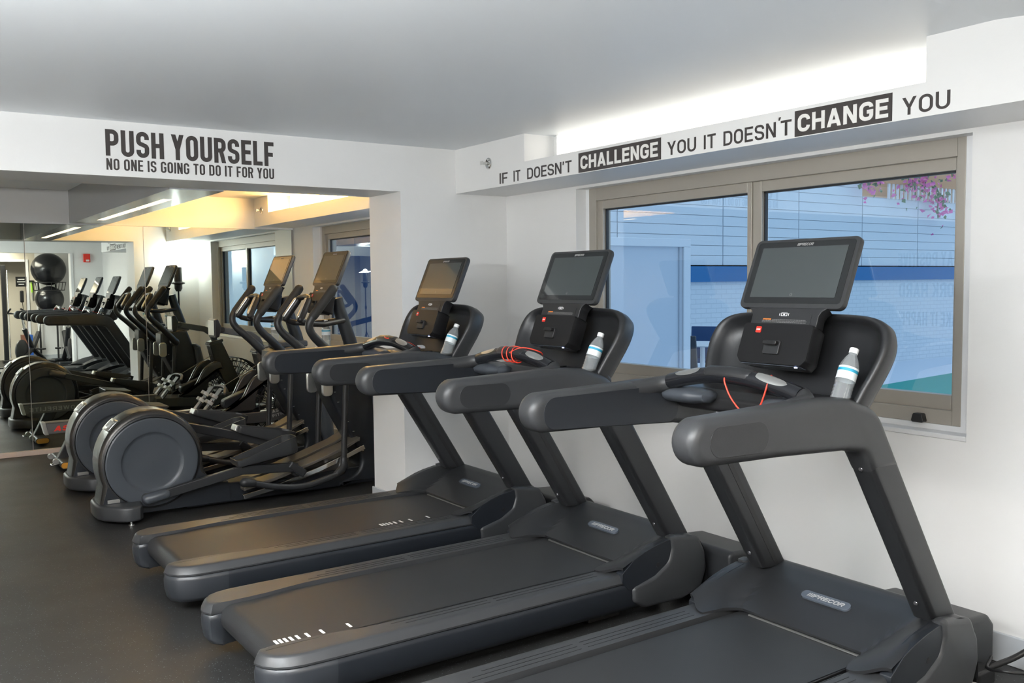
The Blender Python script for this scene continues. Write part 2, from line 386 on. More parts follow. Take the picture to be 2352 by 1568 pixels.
# window wall with two openings (wall corner of each reveal)
W1 = (1.962, 4.45, .845, 2.070); W2 = (6.27, 8.62, .845, 2.070)
mb = MB(); x0, x1 = XW, XW + .20
for a, b in ((-3.4, W1[0]), (W1[1], W2[0]), (W2[1], 9.3)): mb.box(x0, x1, a, b, 0, ZC)
for a, b, c, d in (W1, W2): mb.box(x0, x1, a, b, 0, c); mb.box(x0, x1, a, b, d, ZC)
st(mb, 'wall_window', M['wall'], 'white window wall', smooth=0)
# wall above the mirrors, wall behind them, left wall, back wall with wide opening and back room
st(MB().box(-2.5, XW, YM, 9.3, 2.068, ZC), 'wall_mirror', M['wall'], 'white wall band above the mirrors')
st(MB().box(-2.5, XW, YM + .03, 9.3, 0, 2.068), 'wall_behind_mirror', M['wall'])
st(MB().box(-2.6, -2.5, -3.4, 9.3, 0, ZC), 'wall_left', M['wall'], 'white side wall lettered with slogans')
mb = MB().box(3.03, XW, -.95, -.75, 0, ZC).box(-2.5, 3.03, -.95, -.75, 2.14, ZC)
st(mb, 'wall_back', M['wall'], 'white wall with the wide opening to the free weight room')
st(MB().box(2.62, XW, -2.75, -2.65, 0, ZC), 'wall_rack', M['wall'])
mb = MB().box(2.45, 2.62, -2.75, -2.65, 0, ZC).box(-2.5, 1.55, -2.75, -2.65, 0, ZC).box(1.55, 2.45, -2.75, -2.65, 2.02, ZC)
st(mb, 'wall_backroom', M['taupewall'])
st(MB().box(-2.5, 3.75, -3.4, -3.3, 0, ZC), 'wall_far_backroom', M['taupewall'])
# header across the room and its pier
st(MB().box(-2.5, XW, YS, YSB, ZH, ZC), 'trim_1', M['wall'], 'white dropped header lettered with a slogan', smooth=0)
st(MB().box(XP, XW, YS, YSB, 0, ZH), 'wall_pier', M['wall'], 'white pier between the two bays', smooth=0)
# beams over the windows with the light coves let into them
def beam(name, ya, yb, na, nb, label):
    mb = MB().box(XB, XW, ya, yb, 2.087, 2.210)
    mb.box(XB, XW, ya, na, 2.210, ZC); mb.box(XB, XW, nb, yb, 2.210, ZC); mb.box(3.37, XW, na, nb, 2.210, ZC)
    return st(mb, name, M['wall'], label, smooth=0)
beam('trim_2', 1.35, YS, 1.918, 4.43, 'white beam over the near window with a lit cove')
beam('trim_3', YSB, YM, 6.29, 8.75, 'white beam over the far window with a warm lit cove')
st(MB().prism([(1.68, ZC + .001), (.9, ZC + .001), (.9, 2.30)], 'x', -2.4, XW), 'trim_4', M['ceiling'])
# slot-light soffit of the far bay
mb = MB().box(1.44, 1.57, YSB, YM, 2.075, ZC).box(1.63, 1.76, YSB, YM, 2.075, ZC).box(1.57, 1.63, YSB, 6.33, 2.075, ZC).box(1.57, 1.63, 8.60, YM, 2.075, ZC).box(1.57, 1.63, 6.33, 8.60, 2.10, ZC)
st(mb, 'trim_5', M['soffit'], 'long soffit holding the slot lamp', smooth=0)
# baseboards
def base(name, boxes):
    mb = MB()
    for b in boxes: mb.box(*b)
    return st(mb, name, M['base'], bevel=.004)
base('baseboard_window', [(XW - .014, XW, -.75, YS, 0, .118), (XW - .014, XW, YSB, YM, 0, .118)])
base('baseboard_pier', [(XP - .014, XW - .014, YS - .014, YS, 0, .115), (XP - .014, XP, YS, YSB + .014, 0, .115)])
base('baseboard_back', [(3.03, XW - .014, -.75, -.736, 0, .105), (2.45, 3.5, -2.65, -2.636, 0, .12), (.2, 1.55, -2.65, -2.636, 0, .12)])
st(MB().box(-2.4, XW - .02, YM - .03, YM - .002, 0, .045), 'baseboard_mirror', mat('mirror_rail', (.52, .44, .40), .5), bevel=.004)
# window frames
def window(name, Y0, Y1, label):
    z0, z1 = .89, 2.075; xf = 3.63
    r = tag(bpy.data.objects.new(name, None), label, None, None, 'structure'); C.objects.link(r); r.location = (xf, (Y0 + Y1) / 2, z0); og = (xf, (Y0 + Y1) / 2, z0)
    f = MB(); fw = .065
    f.box(xf, xf + .12, Y0, Y0 + .038, z0, z1).box(xf, xf + .12, Y1 - fw, Y1, z0, z1)
    f.box(xf, xf + .12, Y0 + .038, Y1 - fw, z1 - fw - .015, z1).box(xf, xf + .12, Y0 + .038, Y1 - fw, z0, z0 + .062)
    f.build('window_frame', M['frame'], r, og, bevel=.003)
    wd = Y1 - Y0; ym = Y0 + (3.16 - 2.03) / 2.41 * wd
    for a, b, dx, nm in ((Y0 + .03, ym, .028, 'sash'), (ym, Y1 - fw + .008, .018, 'sash')):
        s = MB(); sw = .055; xx = xf + dx; wl = .02 if a < ym - .01 and b == ym else .055
        s.box(xx, xx + .05, a, a + .028, z0 + .06, z1 - .078).box(xx, xx + .05, b - sw, b, z0 + .06, z1 - .078)
        s.box(xx, xx + .05, a + .028, b - sw, z1 - .132, z1 - .078).box(xx, xx + .05, a + .028, b - sw, z0 + .06, z0 + .122)
        so = s.build('sash', M['frame'], r, og, bevel=.003)
        g = MB(); q = .008; ya, yb, za, zb = a + .028, b - sw, z0 + .122, z1 - .132
        g.box(xx + .02, xx + .04, ya, ya + q, za, zb).box(xx + .02, xx + .04, yb - q, yb, za, zb).box(xx + .02, xx + .04, ya, yb, zb - q, zb)
        g.build('glazing_seal', M['seal'], so, og)
        MB().box(xx + .028, xx + .030, ya, yb, za, zb).build('pane', M['pane'], so, og, smooth=0)
    return r, og
for nm, W in (('trim_11', W1), ('trim_12', W2)):
    st(MB().box(3.632, XW + .2, W[0] - .01, W[0] + .072, .84, 2.075).box(3.632, XW + .2, W[1] - .04, W[1] + .01, .84, 2.075).box(3.632, XW + .2, W[0] + .072, W[1] - .04, .84, .8895), nm, M['trim'], smooth=0)
w1, og1 = window('window_1', 2.03, 4.42, 'taupe framed sliding window over the treadmills')
MB().prism(fillet([(2.175, .892), (2.235, .892), (2.225, .93), (2.185, .93)], .008, True), 'x', 3.60, 3.632).build('window_latch', M['black'], w1, og1, bevel=.003)
window('window_2', 6.31, 8.58, 'taupe framed sliding window of the far bay')
st(MB().box(XW + .0, 3.64, W1[0] + .001, W1[1] - .001, .845, .866), 'trim_6', M['trim'], bevel=.004)
st(MB().box(XW + .0, 3.64, W2[0] + .001, W2[1] - .001, .845, .866), 'trim_7', M['trim'], bevel=.004)
# mirrors: three big panes
def mirror(a, b, label):
    r = thing('mirror_panel', ((a + b) / 2, YM, .045), label, 'mirror', 'wall mirrors')
    og = ((a + b) / 2, YM, .045)
    MB().box(a + .003, b - .003, YM - .004, YM, .047, 2.066).build('mirror_glass', M['mirror'], r, og, smooth=0)
    MB().box(a - .0, a + .003, YM - .005, YM + .001, .047, 2.066).build('polished_edge', M['silver'], r, og, smooth=0)
    return r
mirror(2.073, 3.535, 'right mirror pane, from its seam behind the rower handles to the far window')
mirror(1.068, 2.073, 'middle mirror pane between the two thin vertical seams')
mirror(-.2, 1.068, 'left mirror pane cut by the left edge of the photo')

# ------------------------------------------------------------------ wall lettering
def text_thing(loc, label, cat='lettering'): return thing('wall_lettering', loc, label, cat)
t = text_thing((1.46, YS, 2.11), 'two lines of dark condensed capitals on the white header, beginning PUSH')
og = (1.46, YS, 2.11)
def words(text, x0, total, z, h, nm, m, host, og, dirv, nrm, base, **k):
    # one part per word, spaced like one line
    ws = text.split(' '); sp, gp, wd, tt = k.get('space', .24), k.get('gap', .09), k.get('w', .5), k.get('t', .16)
    def wid(s_): return sum((tt if WID.get(c, 1) is None else (tt * 1.1 if c == "'" else wd * WID.get(c, 1))) for c in s_) + gp * (len(s_) - 1)
    L_ = [wid(w_) for w_ in ws]; full = sum(L_) + (sp + gp) * (len(ws) - 1); sc = total / full; x = 0
    for w_, l in zip(ws, L_):
        o = Vector(base) + Vector(dirv) * (x0 + x * sc) + Vector((0, 0, z)); lettering(MB(), w_, o, dirv, (0, 0, 1), nrm, h, total=l * sc, **k).build(nm, m, host, og, smooth=0); x += l + sp + gp
words('PUSH YOURSELF', 1.008, .910, 2.188, .138, 'headline_word', M['letter'], t, og, (1, 0, 0), (0, -1, 0), (0, YS, 0), w=.47, t=.165, gap=.085, space=.20)
words('NO ONE IS GOING TO DO IT FOR YOU', 1.009, .908, 2.1145, .060, 'subline_word', M['letter'], t, og, (1, 0, 0), (0, -1, 0), (0, YS, 0), w=.44, t=.145, gap=.10, space=.26)
t = text_thing((XB, 3.2, 2.09), 'dark capitals and two black word boxes along the white beam over the window'); og = (XB, 3.2, 2.09)
for txt, a, b in (('IF', 4.691, 4.605), ('IT', 4.541, 4.472), ("DOESN'T", 4.401, 3.983), ('YOU', 3.24, 3.052), ('IT', 3.003, 2.931), ('DOESN', 2.884, 2.592), ('YOU', 2.009, 1.824)):
    mb = lettering(MB(), txt, (XB, a, 2.103), (0, -1, 0), (0, 0, 1), (-1, 0, 0), .064, total=a - b, w=.70, t=.15, gap=.14)
    if txt == 'DOESN': lettering(mb, 'T', (XB, 2.566, 2.103), (0, -1, 0), (0, 0, 1), (-1, 0, 0), .064, total=.055, w=.70, t=.15, gap=.14); lettering(mb, "'", (XB, 2.578, 2.138), (0, -1, 0), (0, 0, 1), (-1, 0, 0), .045, total=.013, w=.7, t=.3)
    mb.build('dark_word', M['letter'], t, og, smooth=0)
for txt, a, b, c, d in (('CHALLENGE', 3.922, 3.284, 3.903, 3.304), ('CHANGE', 2.494, 2.05, 2.478, 2.065)):
    p = MB().box(XB - .0016, XB, b, a, 2.0905, 2.1955).build('word_box', M['letter'], t, og, smooth=0)
    lettering(MB(), txt, (XB - .0016, c, 2.107), (0, -1, 0), (0, 0, 1), (-1, 0, 0), .071, total=c - d, w=.74, t=.20, gap=.13).build('white_letters', M['letterw'], p, og, smooth=0)
t = text_thing((-2.5, 5.9, 1.0), 'three lines of dark capitals on the side wall, seen mirrored in the window glass'); og = (-2.5, 5.9, 1.0)
for txt, z, h, y0, wd in (('STAY POSITIVE', 1.64, .16, 5.50, .82), ('WORK HARD', 1.29, .16, 5.50, .80), ('MAKE IT HAPPEN', .96, .16, 5.50, .84)):
    words(txt, y0, wd, z, h, 'slogan_word', M['letter'], t, og, (0, 1, 0), (1, 0, 0), (-2.5, 0, 0), w=.5, t=.16)

# ------------------------------------------------------------------ sprinklers
def sprinkler(y, label):
    r = thing('sprinkler_head', (XB, y, 2.24), label, 'sprinkler', 'sidewall sprinklers'); og = (XB, y, 2.24)
    MB().lathe([(.036, 0), (.035, -.006), (.028, -.009), (.019, -.004), (.017, -.0)], 'x', og, 24).build('escutcheon', M['chrome'], r, og)
    MB().lathe([(.011, 0), (.011, -.022), (.007, -.026), (.007, -.05), (.003, -.052)], 'x', og, 14, True).build('nozzle', M['silver'], r, og)
    MB().box(XB - .055, XB - .052, y - .016, y + .016, 2.228, 2.252).box(XB - .05, XB - .03, y - .014, y - .011, 2.236, 2.244).box(XB - .05, XB - .03, y + .011, y + .014, 2.236, 2.244).build('deflector', M['silver'], r, og)
sprinkler(4.81, 'chrome sprinkler on the near beam, left of the word IF')
sprinkler(8.93, 'chrome sprinkler on the far beam next to the mirror')
sprinkler(5.86, 'chrome sprinkler at the near end of the far beam, seen only in the mirror')

# ------------------------------------------------------------------ lamps
def lamp_thing(name, loc, label, cat='light'): return thing(name, loc, label, cat)
for y0, y1, mt, lb in ((1.95, 4.37, M['lampwhite'], 'glowing white cove lamp above the window slogan'), (6.34, 8.66, M['lampwarm'], 'glowing warm cove lamp above the far window')):
    r = lamp_thing('cove_lamp', (3.37, (y0 + y1) / 2, 2.211), lb); og = (3.37, (y0 + y1) / 2, 2.211)
    MB().box(3.352, 3.369, y0, y1, 2.2105, 2.368).build('diffuser', mt, r, og)
    MB().box(3.345, 3.369, y0 - .006, y0, 2.2105, 2.37).box(3.345, 3.369, y1, y1 + .006, 2.2105, 2.37).build('end_cap', M['white'], r, og)
r = lamp_thing('slot_lamp', (1.60, 7.46, 2.10), 'long warm slot lamp let into the grey soffit of the far bay'); og = (1.60, 7.46, 2.10)
MB().box(1.572, 1.628, 6.335, 8.595, 2.078, 2.0995).build('diffuser', M['slotglow'], r, og)
for i, (x, y, s, lb) in enumerate(((.2, .4, .6, 'added square fill panel on the ceiling nearest the camera, unseen'), (-1.6, 2.6, .6, 'added square fill panel on the ceiling by the side wall, unseen'), (1.6, -2.0, .5, 'added square fill panel on the weight room ceiling, unseen'))):  # panels added out of view as fill for the room
    r = lamp_thing('added_fill_panel', (x, y, ZC), lb); og = (x, y, ZC)
    MB().box(x - s, x + s, y - s, y + s, ZC - .012, ZC).build('housing', M['white'], r, og, bevel=.003)
    MB().box(x - s + .03, x + s - .03, y - s + .03, y + s - .03, ZC - .016, ZC - .012).build('diffuser', M['fillglow'], r, og)
# photographer's flash on a stand behind the pier
def light_stand(lx, ly, label):
    r = thing('light_stand', (lx, ly, 0), label, 'lamp'); og = (lx, ly, 0)
    MB().tube([(lx, ly, .30), (lx, ly, 1.45)], .012, 10).tube([(lx, ly, 1.0), (lx, ly, 1.06)], .022, 10).build('pole', M['black'], r, og)
    for a in (.5, 2.6, 4.7):
        MB().tube([(lx, ly, .55), (lx + .22 * math.cos(a), ly + .16 * math.sin(a), .012)], .008, 8).build('leg', M['black'], r, og)
    MB().lathe([(.03, 1.43), (.05, 1.47), (.05, 1.52), (.085, 1.53), (.085, 1.545), (.05, 1.56), (.05, 1.74), (.045, 1.75)], 'z', (lx, ly, 0), 20, True).build('flash_body', M['black'], r, og)
    MB().ball((lx, ly, 1.76), .046, .046, .05).build('dome', M['flashglow'], r, og)
light_stand(3.235, 5.86, 'black flash lamp with glowing dome on a tall stand, seen in the mirror')
light_stand(-.75, 1.3, 'added black flash lamp on a tall stand, unseen left of the camera, brightening the ceiling')  # extra stand, added under the upward fill light
# ================================================================== TREADMILLS
def lerp(a, b, t): return a + (b - a) * t
def sst(a, b, x):
    t = max(0, min(1, (x - a) / (b - a))); return t * t * (3 - 2 * t)
def interp(tab, x):
    if x <= tab[0][0]: return tab[0][1]
    for (a, p), (b, q) in zip(tab, tab[1:]):
        if x <= b: return lerp(p, q, (x - a) / (b - a))
    return tab[-1][1]
def mir(poly): return [(a, -b) for a, b in reversed(poly)]
def precor(mb, org, u, v, n, height, total, depth=.001):
    org = Vector(org); u = Vector(u).normalized(); bw = total * .14
    lettering(mb, '///', org, u, v, n, height, total=bw, t=.10, gap=.09, shear=.28, depth=depth)
    lettering(mb, 'PRECOR', org + u * (bw + total * .02), u, v, n, height, total=total * .84, w=.95, t=.20, gap=.12, shear=.28, depth=depth)
    return mb

def console(root, org, dx, dz, stop=True):
    """touch screen, neck and key pad shared by treadmills and cross trainers (treadmill coordinates + offset)"""
    u = Vector((.391, 0, .920)).normalized(); nb = Vector((u.z, 0, -u.x)); yv = Vector((0, 1, 0))
    o = Vector((2.620 + dx, 0, 1.402 + dz))
    def P(y, s, d): return tuple(o + u * s + nb * d + yv * y)
    def rr(hw, s0, s1, r, k=5): return fillet([(-hw, s0), (hw, s0), (hw, s1), (-hw, s1)], r, True, k=k)
    def slab(mb, a, d0, d1): return mb.loft([[P(p[0], p[1], d0) for p in a], [P(p[0], p[1], d1) for p in a]])
    H = .268; scr = MB(); a = rr(.222, 0, H, .022); b = rr(.218, .004, H - .004, .02); c = rr(.14, .03, H - .05, .03)
    scr.loft([[P(p[0], p[1], .002) for p in rr(.2205, .0015, H - .0015, .021)], [P(p[0], p[1], .006) for p in a], [P(p[0], p[1], .022) for p in a], [P(p[0], p[1], .028) for p in b], [P(p[0], p[1], .050) for p in c]])
    s = scr.build('touch_screen', M['grey'], root, org, smooth=40)
    slab(MB(), rr(.207, .018, H - .012, .012), .0005, .003).build('bezel_glass', M['gloss'], s, org)
    slab(MB(), rr(.182, .040, H - .034, .002), -.0006, .001).build('display', M['display'], s, org)
    precor(MB(), P(.034, H - .029, .0004), (0, -1, 0), u, -nb, .010, .068, .0006).build('screen_logo', M['print'], s, org, smooth=0)
    hm = MB()
    for q in ([(-.004, .026), (.004, .026), (.004, .0268), (-.004, .0268)], [(-.004, .026), (-.0032, .026), (-.0032, .032), (-.004, .032)], [(.0032, .026), (.004, .026), (.004, .032), (.0032, .032)], [(-.0055, .0315), (-.0045, .0315), (.0004, .0365), (-.0004, .0365)], [(.0045, .0315), (.0055, .0315), (.0004, .0365), (-.0004, .0365)]):
        hm.loft([[P(p[0], p[1] + .020, -.0002) for p in q], [P(p[0], p[1] + .020, -.0009) for p in q]])
    hm.build('home_icon', M['print'], s, org, smooth=0)
    # neck between screen and key pad
    u2 = Vector((.35, 0, .937)).normalized(); n2 = Vector((u2.z, 0, -u2.x)); o2 = Vector((2.537 + dx, 0, 1.205 + dz))
    def Q(y, s, d): return tuple(o2 + u2 * s + n2 * d + yv * y)
    nk = MB(); prof = [(-.142, .142), (.142, .142), (.142, .185), (.150, .200), (.17, .214), (-.17, .214), (-.150, .200), (-.142, .185)]
    nk.loft([[Q(p[0], p[1], .004) for p in prof], [Q(p[0], p[1], .016) for p in prof], [Q(p[0] * .86, p[1], .07) for p in prof]])
    n_ = nk.build('neck', M['dark'], root, org, bevel=.003)
    fc = MB(); q = fillet([(-.115, .146), (.115, .146), (.115, .190), (.10, .200), (-.10, .200), (-.115, .190)], .003, True)
    fc.loft([[Q(p[0], p[1], .0025) for p in q], [Q(p[0], p[1], .006) for p in q]]); fc.build('neck_face', M['dark'], n_, org)
    ic = MB()
    for a_, b_, c_, d_ in ((-.013, .013, .1815, .1835), (-.013, .013, .1915, .1935), (-.013, -.011, .1815, .1935), (.011, .013, .1815, .1935), (-.02, -.018, .183, .192), (.018, .02, .183, .192), (-.004, .004, .185, .190)):
        ic.loft([[Q(y, z, .0022) for y, z in ((a_, c_), (b_, c_), (b_, d_), (a_, d_))], [Q(y, z, .0014) for y, z in ((a_, c_), (b_, c_), (b_, d_), (a_, d_))]])
    ic.build('charging_icon', M['white'], n_, org, smooth=0)
    tx = MB()
    for k, (a_, b_) in enumerate(((.047, -.095), (.09, -.10), (.09, -.098))):
        z = .1665 - k * .0048; y = a_; j = 0
        while y > b_:
            l = .004 + .006 * ((j * 7 + k * 3) % 5) / 4; y2 = max(b_, y - l); j += 1
            tx.loft([[Q(yy, zz, d_) for yy, zz in ((y, z), (y2, z), (y2, z + .0022), (y, z + .0022))] for d_ in (.0022, .0016)]); y = y2 - .0018
    tx.build('fine_print', M['fine'], n_, org, smooth=0)
    lettering(MB(), 'ATTENTION', Q(.088, .1662, .002), (0, -1, 0), u2, -n2, .0046, total=.036, w=.6, t=.2, depth=.0006).build('warning_word', M['orange'], n_, org, smooth=0)
    # key pad
    kp = MB(); front = fillet([(-.150, .02), (-.132, 0), (.132, 0), (.150, .02), (.150, .140), (.140, .147), (-.140, .147), (-.150, .140)], .01, True)
    kp.loft([[Q(p[0] * .985, .002 + p[1] * .985, -.016) for p in front], [Q(p[0], p[1], -.010) for p in front], [Q(p[0] * 1.0, p[1], .03) for p in front], [Q(p[0] * .86, p[1] * .98 + .004, .075) for p in front]])
    k_ = kp.build('key_pad', M['pad'], root, org, smooth=45)
    if stop:
        sq = MB(); q = fillet([(.067, .112), (.089, .112), (.089, .134), (.067, .134)], .002, True)
        sq.loft([[Q(p[0], p[1], -.016) for p in q], [Q(p[0], p[1], -.0185) for p in q]]); sb = sq.build('stop_button', M['red'], k_, org)
        lettering(MB(), 'STOP', Q(.0865, .120, -.0185), (0, -1, 0), u2, -n2, .006, total=.017, w=.6, t=.2, depth=.0005).build('button_word', M['white'], sb, org, smooth=0)
    hb = MB(); q = fillet([(-.035, .035), (.035, .035), (.035, .085), (-.035, .085)], .006, True)
    hb.loft([[Q(p[0], p[1], -.015) for p in q], [Q(p[0] * .96, p[1], -.024) for p in q]]); h = hb.build('speed_switch', M['dark'], k_, org, bevel=.002)
    lv = MB(); q = fillet([(-.029, .066), (.029, .066), (.029, .082), (-.029, .082)], .007, True)
    lv.loft([[Q(p[0], p[1], -.023) for p in q], [Q(p[0], p[1] - .002, -.040) for p in q]]); lv.build('switch_lever', M['black'], h, org, bevel=.003)
    ld = MB(); q = fillet([(-.118, .006), (.118, .006), (.112, .0015), (-.112, .0015)], .001, True)
    pl = MB().loft([[Q(y, s_, d_) for y, s_, d_ in ((-.128, -.0015, -.010), (.128, -.0015, -.010), (.128, -.0015, .022), (-.128, -.0015, .022))], [Q(y, s_, d_) for y, s_, d_ in ((-.13, .002, -.012), (.13, .002, -.012), (.13, .002, .024), (-.13, .002, .024))]])
    pl.build('lower_lip', M['badge'], k_, org, bevel=.001)
    MB().lathe([(.006, 0), (.005, -.002)], 'z', Q(-.108, -.0016, -.004), 14, True).build('status_light', M['led'], k_, org)
    # mast behind
    MB().loft([[Q(y, .19, d) for y, d in ((-.09, .02), (.09, .02), (.08, .085), (-.08, .085))], [Q(y, .02, d) for y, d in ((-.095, .03), (.095, .03), (.085, .12), (-.085, .12))]]).build('console_mast', M['black'], root, org, bevel=.012)

def make_treadmill(yc):
    org = (2.0, 0, 0)
    root = thing('treadmill', (2.0, yc, 0), '', 'treadmill', 'row of three treadmills')
    # running belt
    arc = [(1.122 - .055 * math.sin(a), .160 + .055 * math.cos(a)) for a in [PI * k / 10 for k in range(11)]]
    prof = [(2.74, .215), (2.2, .215), (1.7, .215), (1.3, .215)] + arc + [(1.5, .105), (2.7, .105)]
    belt = MB().grid([[(x, y, z) for y in (-.281, -.1, .1, .281)] for x, z in prof]).build('running_belt', M['belt'], root, org)
    core = MB().box(1.16, 3.02, -.30, .30, .06, .104).box(1.16, 2.74, -.286, .286, .104, .213)
    core.box(1.30, 1.42, -.36, -.26, .012, .062).box(1.30, 1.42, .26, .36, .012, .062).box(2.30, 2.62, -.34, -.27, .025, .07).box(2.30, 2.62, .27, .34, .025, .07)
    for s in (-1, 1): core.lathe([(.0, -.02), (.035, -.02), (.035, .02), (0, .02)], 'y', (2.92, .28 * s, .036), 16)
    core.build('deck_frame', M['black'], root, org, bevel=.004)
    inner = [(2.75, .298), (1.50, .298), (1.42, .294), (1.34, .281), (1.27, .268), (1.20, .262), (1.10, .260), (1.072, .263)]
    outer = [(1.050, .272), (1.040, .292), (1.040, .320), (1.050, .350), (1.072, .378), (1.105, .396), (1.15, .405), (1.27, .408), (2.75, .408)]
    poly = inner + outer; ni = len(inner)
    def ring(off_o, z, pl=poly, n_in=ni, off_i=0):
        out = []
        for i, (x, y) in enumerate(pl):
            a = Vector(pl[max(0, i - 1)]); b = Vector(pl[min(len(pl) - 1, i + 1)]); d = (b - a).normalized(); nn = Vector((-d.y, d.x))
            if nn.y < 0 and i >= n_in + 4: nn = -nn
            if i >= n_in and i < n_in + 4 and nn.x > 0: nn = -nn
            o = off_o if i >= n_in else off_i
            if x > 2.7: nn = Vector((0, 1 if i >= n_in else -1))
            out.append((x + nn.x * o, y + nn.y * o, z))
        return out
    for s in (1, -1):
        S = lambda r: [(x, (y + (.028 if (s < 0 and y < .301) else 0)) * s, z) for x, y, z in r]
        rail = MB().loft([S(ring(.026, .186)), S(ring(.030, .189)), S(ring(.031, .196)), S(ring(.018, .222)), S(ring(.012, .2275)), S(ring(.004, .2292)), S(ring(-.012, .2295))])
        rl = rail.build('side_rail', M['grey'], root, org, smooth=32)
        gr = MB()
        for k, y in enumerate((.325, .350, .375)):
            for a, b in ((1.47 + .05 * k, 1.95), (1.98, 2.50)): gr.box(a, b, min(y * s, y * s + .003 * s), max(y * s, y * s + .003 * s), .2290, .2308)
        gr.build('foot_grooves', M['dark'], rl, org)
        # skirt, with the end cap at the rear
        cut = 1.27
        def sk(a, b):
            P2 = [p for p in poly[ni:] if a - 1e-6 <= p[0] <= b + 1e-6]
            if a > 1.2: P2 = [(cut, .408), (2.75, .408)]; I2 = [(2.75, .30), (cut, .30)]
            else: I2 = [(cut, .30), (1.16, .275), (1.09, .262), (1.074, .252)]
            pl = I2 + P2; n2 = len(I2)
            rs = [ring(o, z, pl, n2) for o, z in ((-.02, .055), (.006, .062), (.022, .085), (.030, .13), (.031, .165), (.027, .183), (.022, .186))]
            return MB().loft([S(r) for r in rs])
        sk(0, cut).build('end_cap', M['capgrey'], root, org, smooth=50)
        sk(cut, 2.75).build('side_skirt', M['navy'], root, org, smooth=50)
        MB().box(2.48, 2.66, *sorted((.345 * s, .30 * s)), .012, .06).build('foot', M['rubber'], root, org, bevel=.006)
    # motor hood
    def zc(x): return interp([(2.695, .236), (2.80, .281), (2.90, .322), (2.98, .348), (3.02, .354), (3.05, .344), (3.085, .305), (3.105, .24), (3.12, .10)], x)
    def zs(x): return interp([(2.53, .240), (2.60, .272), (2.68, .303), (2.76, .328), (2.85, .346), (2.93, .354), (3.0, .350), (3.05, .330), (3.085, .29), (3.105, .23), (3.12, .10)], x)
    def xr(y):
        y = abs(y); return lerp(2.697, 2.535, sst(.262, .318, y)) + .06 * sst(.33, .445, y)
    ys = [-.440 + .88 * k / 64 for k in range(65)]; rows = []
    for k in range(31):
        t = (k / 30) ** .9; row = []
        for y in ys:
            x = lerp(xr(y), 3.12, t); yk = interp([(2.55, .262), (2.70, .272), (2.86, .318), (3.0, .345), (3.12, .35)], x); z = lerp(zc(x), zs(x), max(0, min(1, (abs(y) - yk) / (.405 - yk))) ** .8)
            z -= .004 * sst(.42, .44, abs(y))
            row.append((x, y, z - .004))
        rows.append(row)
    low = [(x + .004, y, z - .012) for x, y, z in rows[0]]
    rows.insert(0, low)
    hood = MB().grid(rows).build('motor_hood', M['dark'], root, org, smooth=28)
    MB().box(2.688, 2.697, -.255, .225, .2165, .2215).build('belt_edge_strip', M['silver'], root, org)
    # badge on the hood, lying on its slope
    sl = Vector((.915, 0, .404)).normalized(); nn = Vector((-sl.z, 0, sl.x)); o = Vector((2.838, 0, zc(2.838) + .0015))
    def B(y, s, d): return tuple(o + Vector((0, y, 0)) + sl * s + nn * d)
    q = fillet([(-.105, -.002), (.105, -.002), (.105, .040), (-.105, .040)], .02, True, k=8)
    bd = MB().loft([[B(p[0], p[1], -.006) for p in q], [B(p[0], p[1], .003) for p in q]]).build('badge', M['badge'], root, org, bevel=.001)
    precor(MB(), B(.078, .0095, .003), (0, -1, 0), sl, nn, .019, .155).build('badge_lettering', M['print'], bd, org, smooth=0)
    for s in (1, -1):
        a, b = sorted((.400 * s, .452 * s))
        boot = fillet([(2.870, .353), (2.90, .358), (3.052, .330), (3.096, .25), (3.106, .17), (3.07, .085), (2.95, .055), (2.72, .06), (2.655, .10), (2.645, .165), (2.78, .198), (2.862, .245), (2.880, .30)], [0, .03, .03, .05, .06, .05, .04, .03, .03, .02, .06, .05, .03], True)
        bt = MB().rprism(boot, 'y', a, b, .020, 5).build('base_cover', M['grey'], root, org, smooth=40)
        ins = [(2.590, .236), (2.66, .288), (2.72, .311), (2.78, .328), (2.86, .343), (2.89, .34), (2.89, .20), (2.80, .17), (2.63, .155), (2.59, .20)]
        a2, b2 = sorted((.40 * s, .4425 * s))
        ip = MB().prism(ins, 'y', a2, b2).build('cover_insert', M['navy'], bt, org, bevel=.003)
        MB().lathe([(.011, 0), (.011, .002 * s)], 'y', (2.80, .4425 * s, .240), 14, True).build('access_hole', M['black'], ip, org)
        # upright with groove and bolts
        a, b = sorted((.3175 * s, .4065 * s))
        up = MB().rprism([(2.442, 1.045), (2.590, 1.045), (3.050, .312), (2.894, .335)], 'y', a, b, .024, 5).build('upright', M['dark'], root, org, smooth=40)
        gq = [(2.612, .89), (2.637, .89), (2.990, .325), (2.966, .327)]
        for yy in (.3175 * s,):
            MB().prism(gq, 'y', yy - .0012, yy + .0012).build('groove', M['black'], up, org)
        bo = MB()
        for zz in (.40, .90):
            xx = 2.442 + (1.045 - zz) * .6366; bo.lathe([(.008, .004), (.008, -.003), (.005, -.0055)], 'x', (xx, .362 * s, zz), 12, True)
        bo.build('bolt', M['bolt'], up, org)
        # handrail arm
        a, b = sorted((.312 * s, .410 * s))
        tip = [(1.805 + .068 * math.cos(c), 1.066 + .067 * math.sin(c)) for c in [math.radians(262 - 160 * k / 14) for k in range(15)]]
        rest = fillet([(1.79, 1.1325), (2.05, 1.139), (2.26, 1.146), (2.42, 1.138), (2.563, 1.090), (2.686, .893), (2.538, .893), (2.490, .963), (2.40, .977), (2.10, .992), (1.80, .9995)], [0, 0, 0, .12, .14, 0, 0, .06, .10, 0, 0])
        arm = tip + rest[1:-1]
        hr = MB().rprism(arm, 'y', a, b, .030, 6).build('handrail', M['grey'], root, org, smooth=40)
        pad = fillet([(1.80, 1.025), (2.035, 1.018), (2.035, 1.108), (1.80, 1.108)], .044, True, k=8)
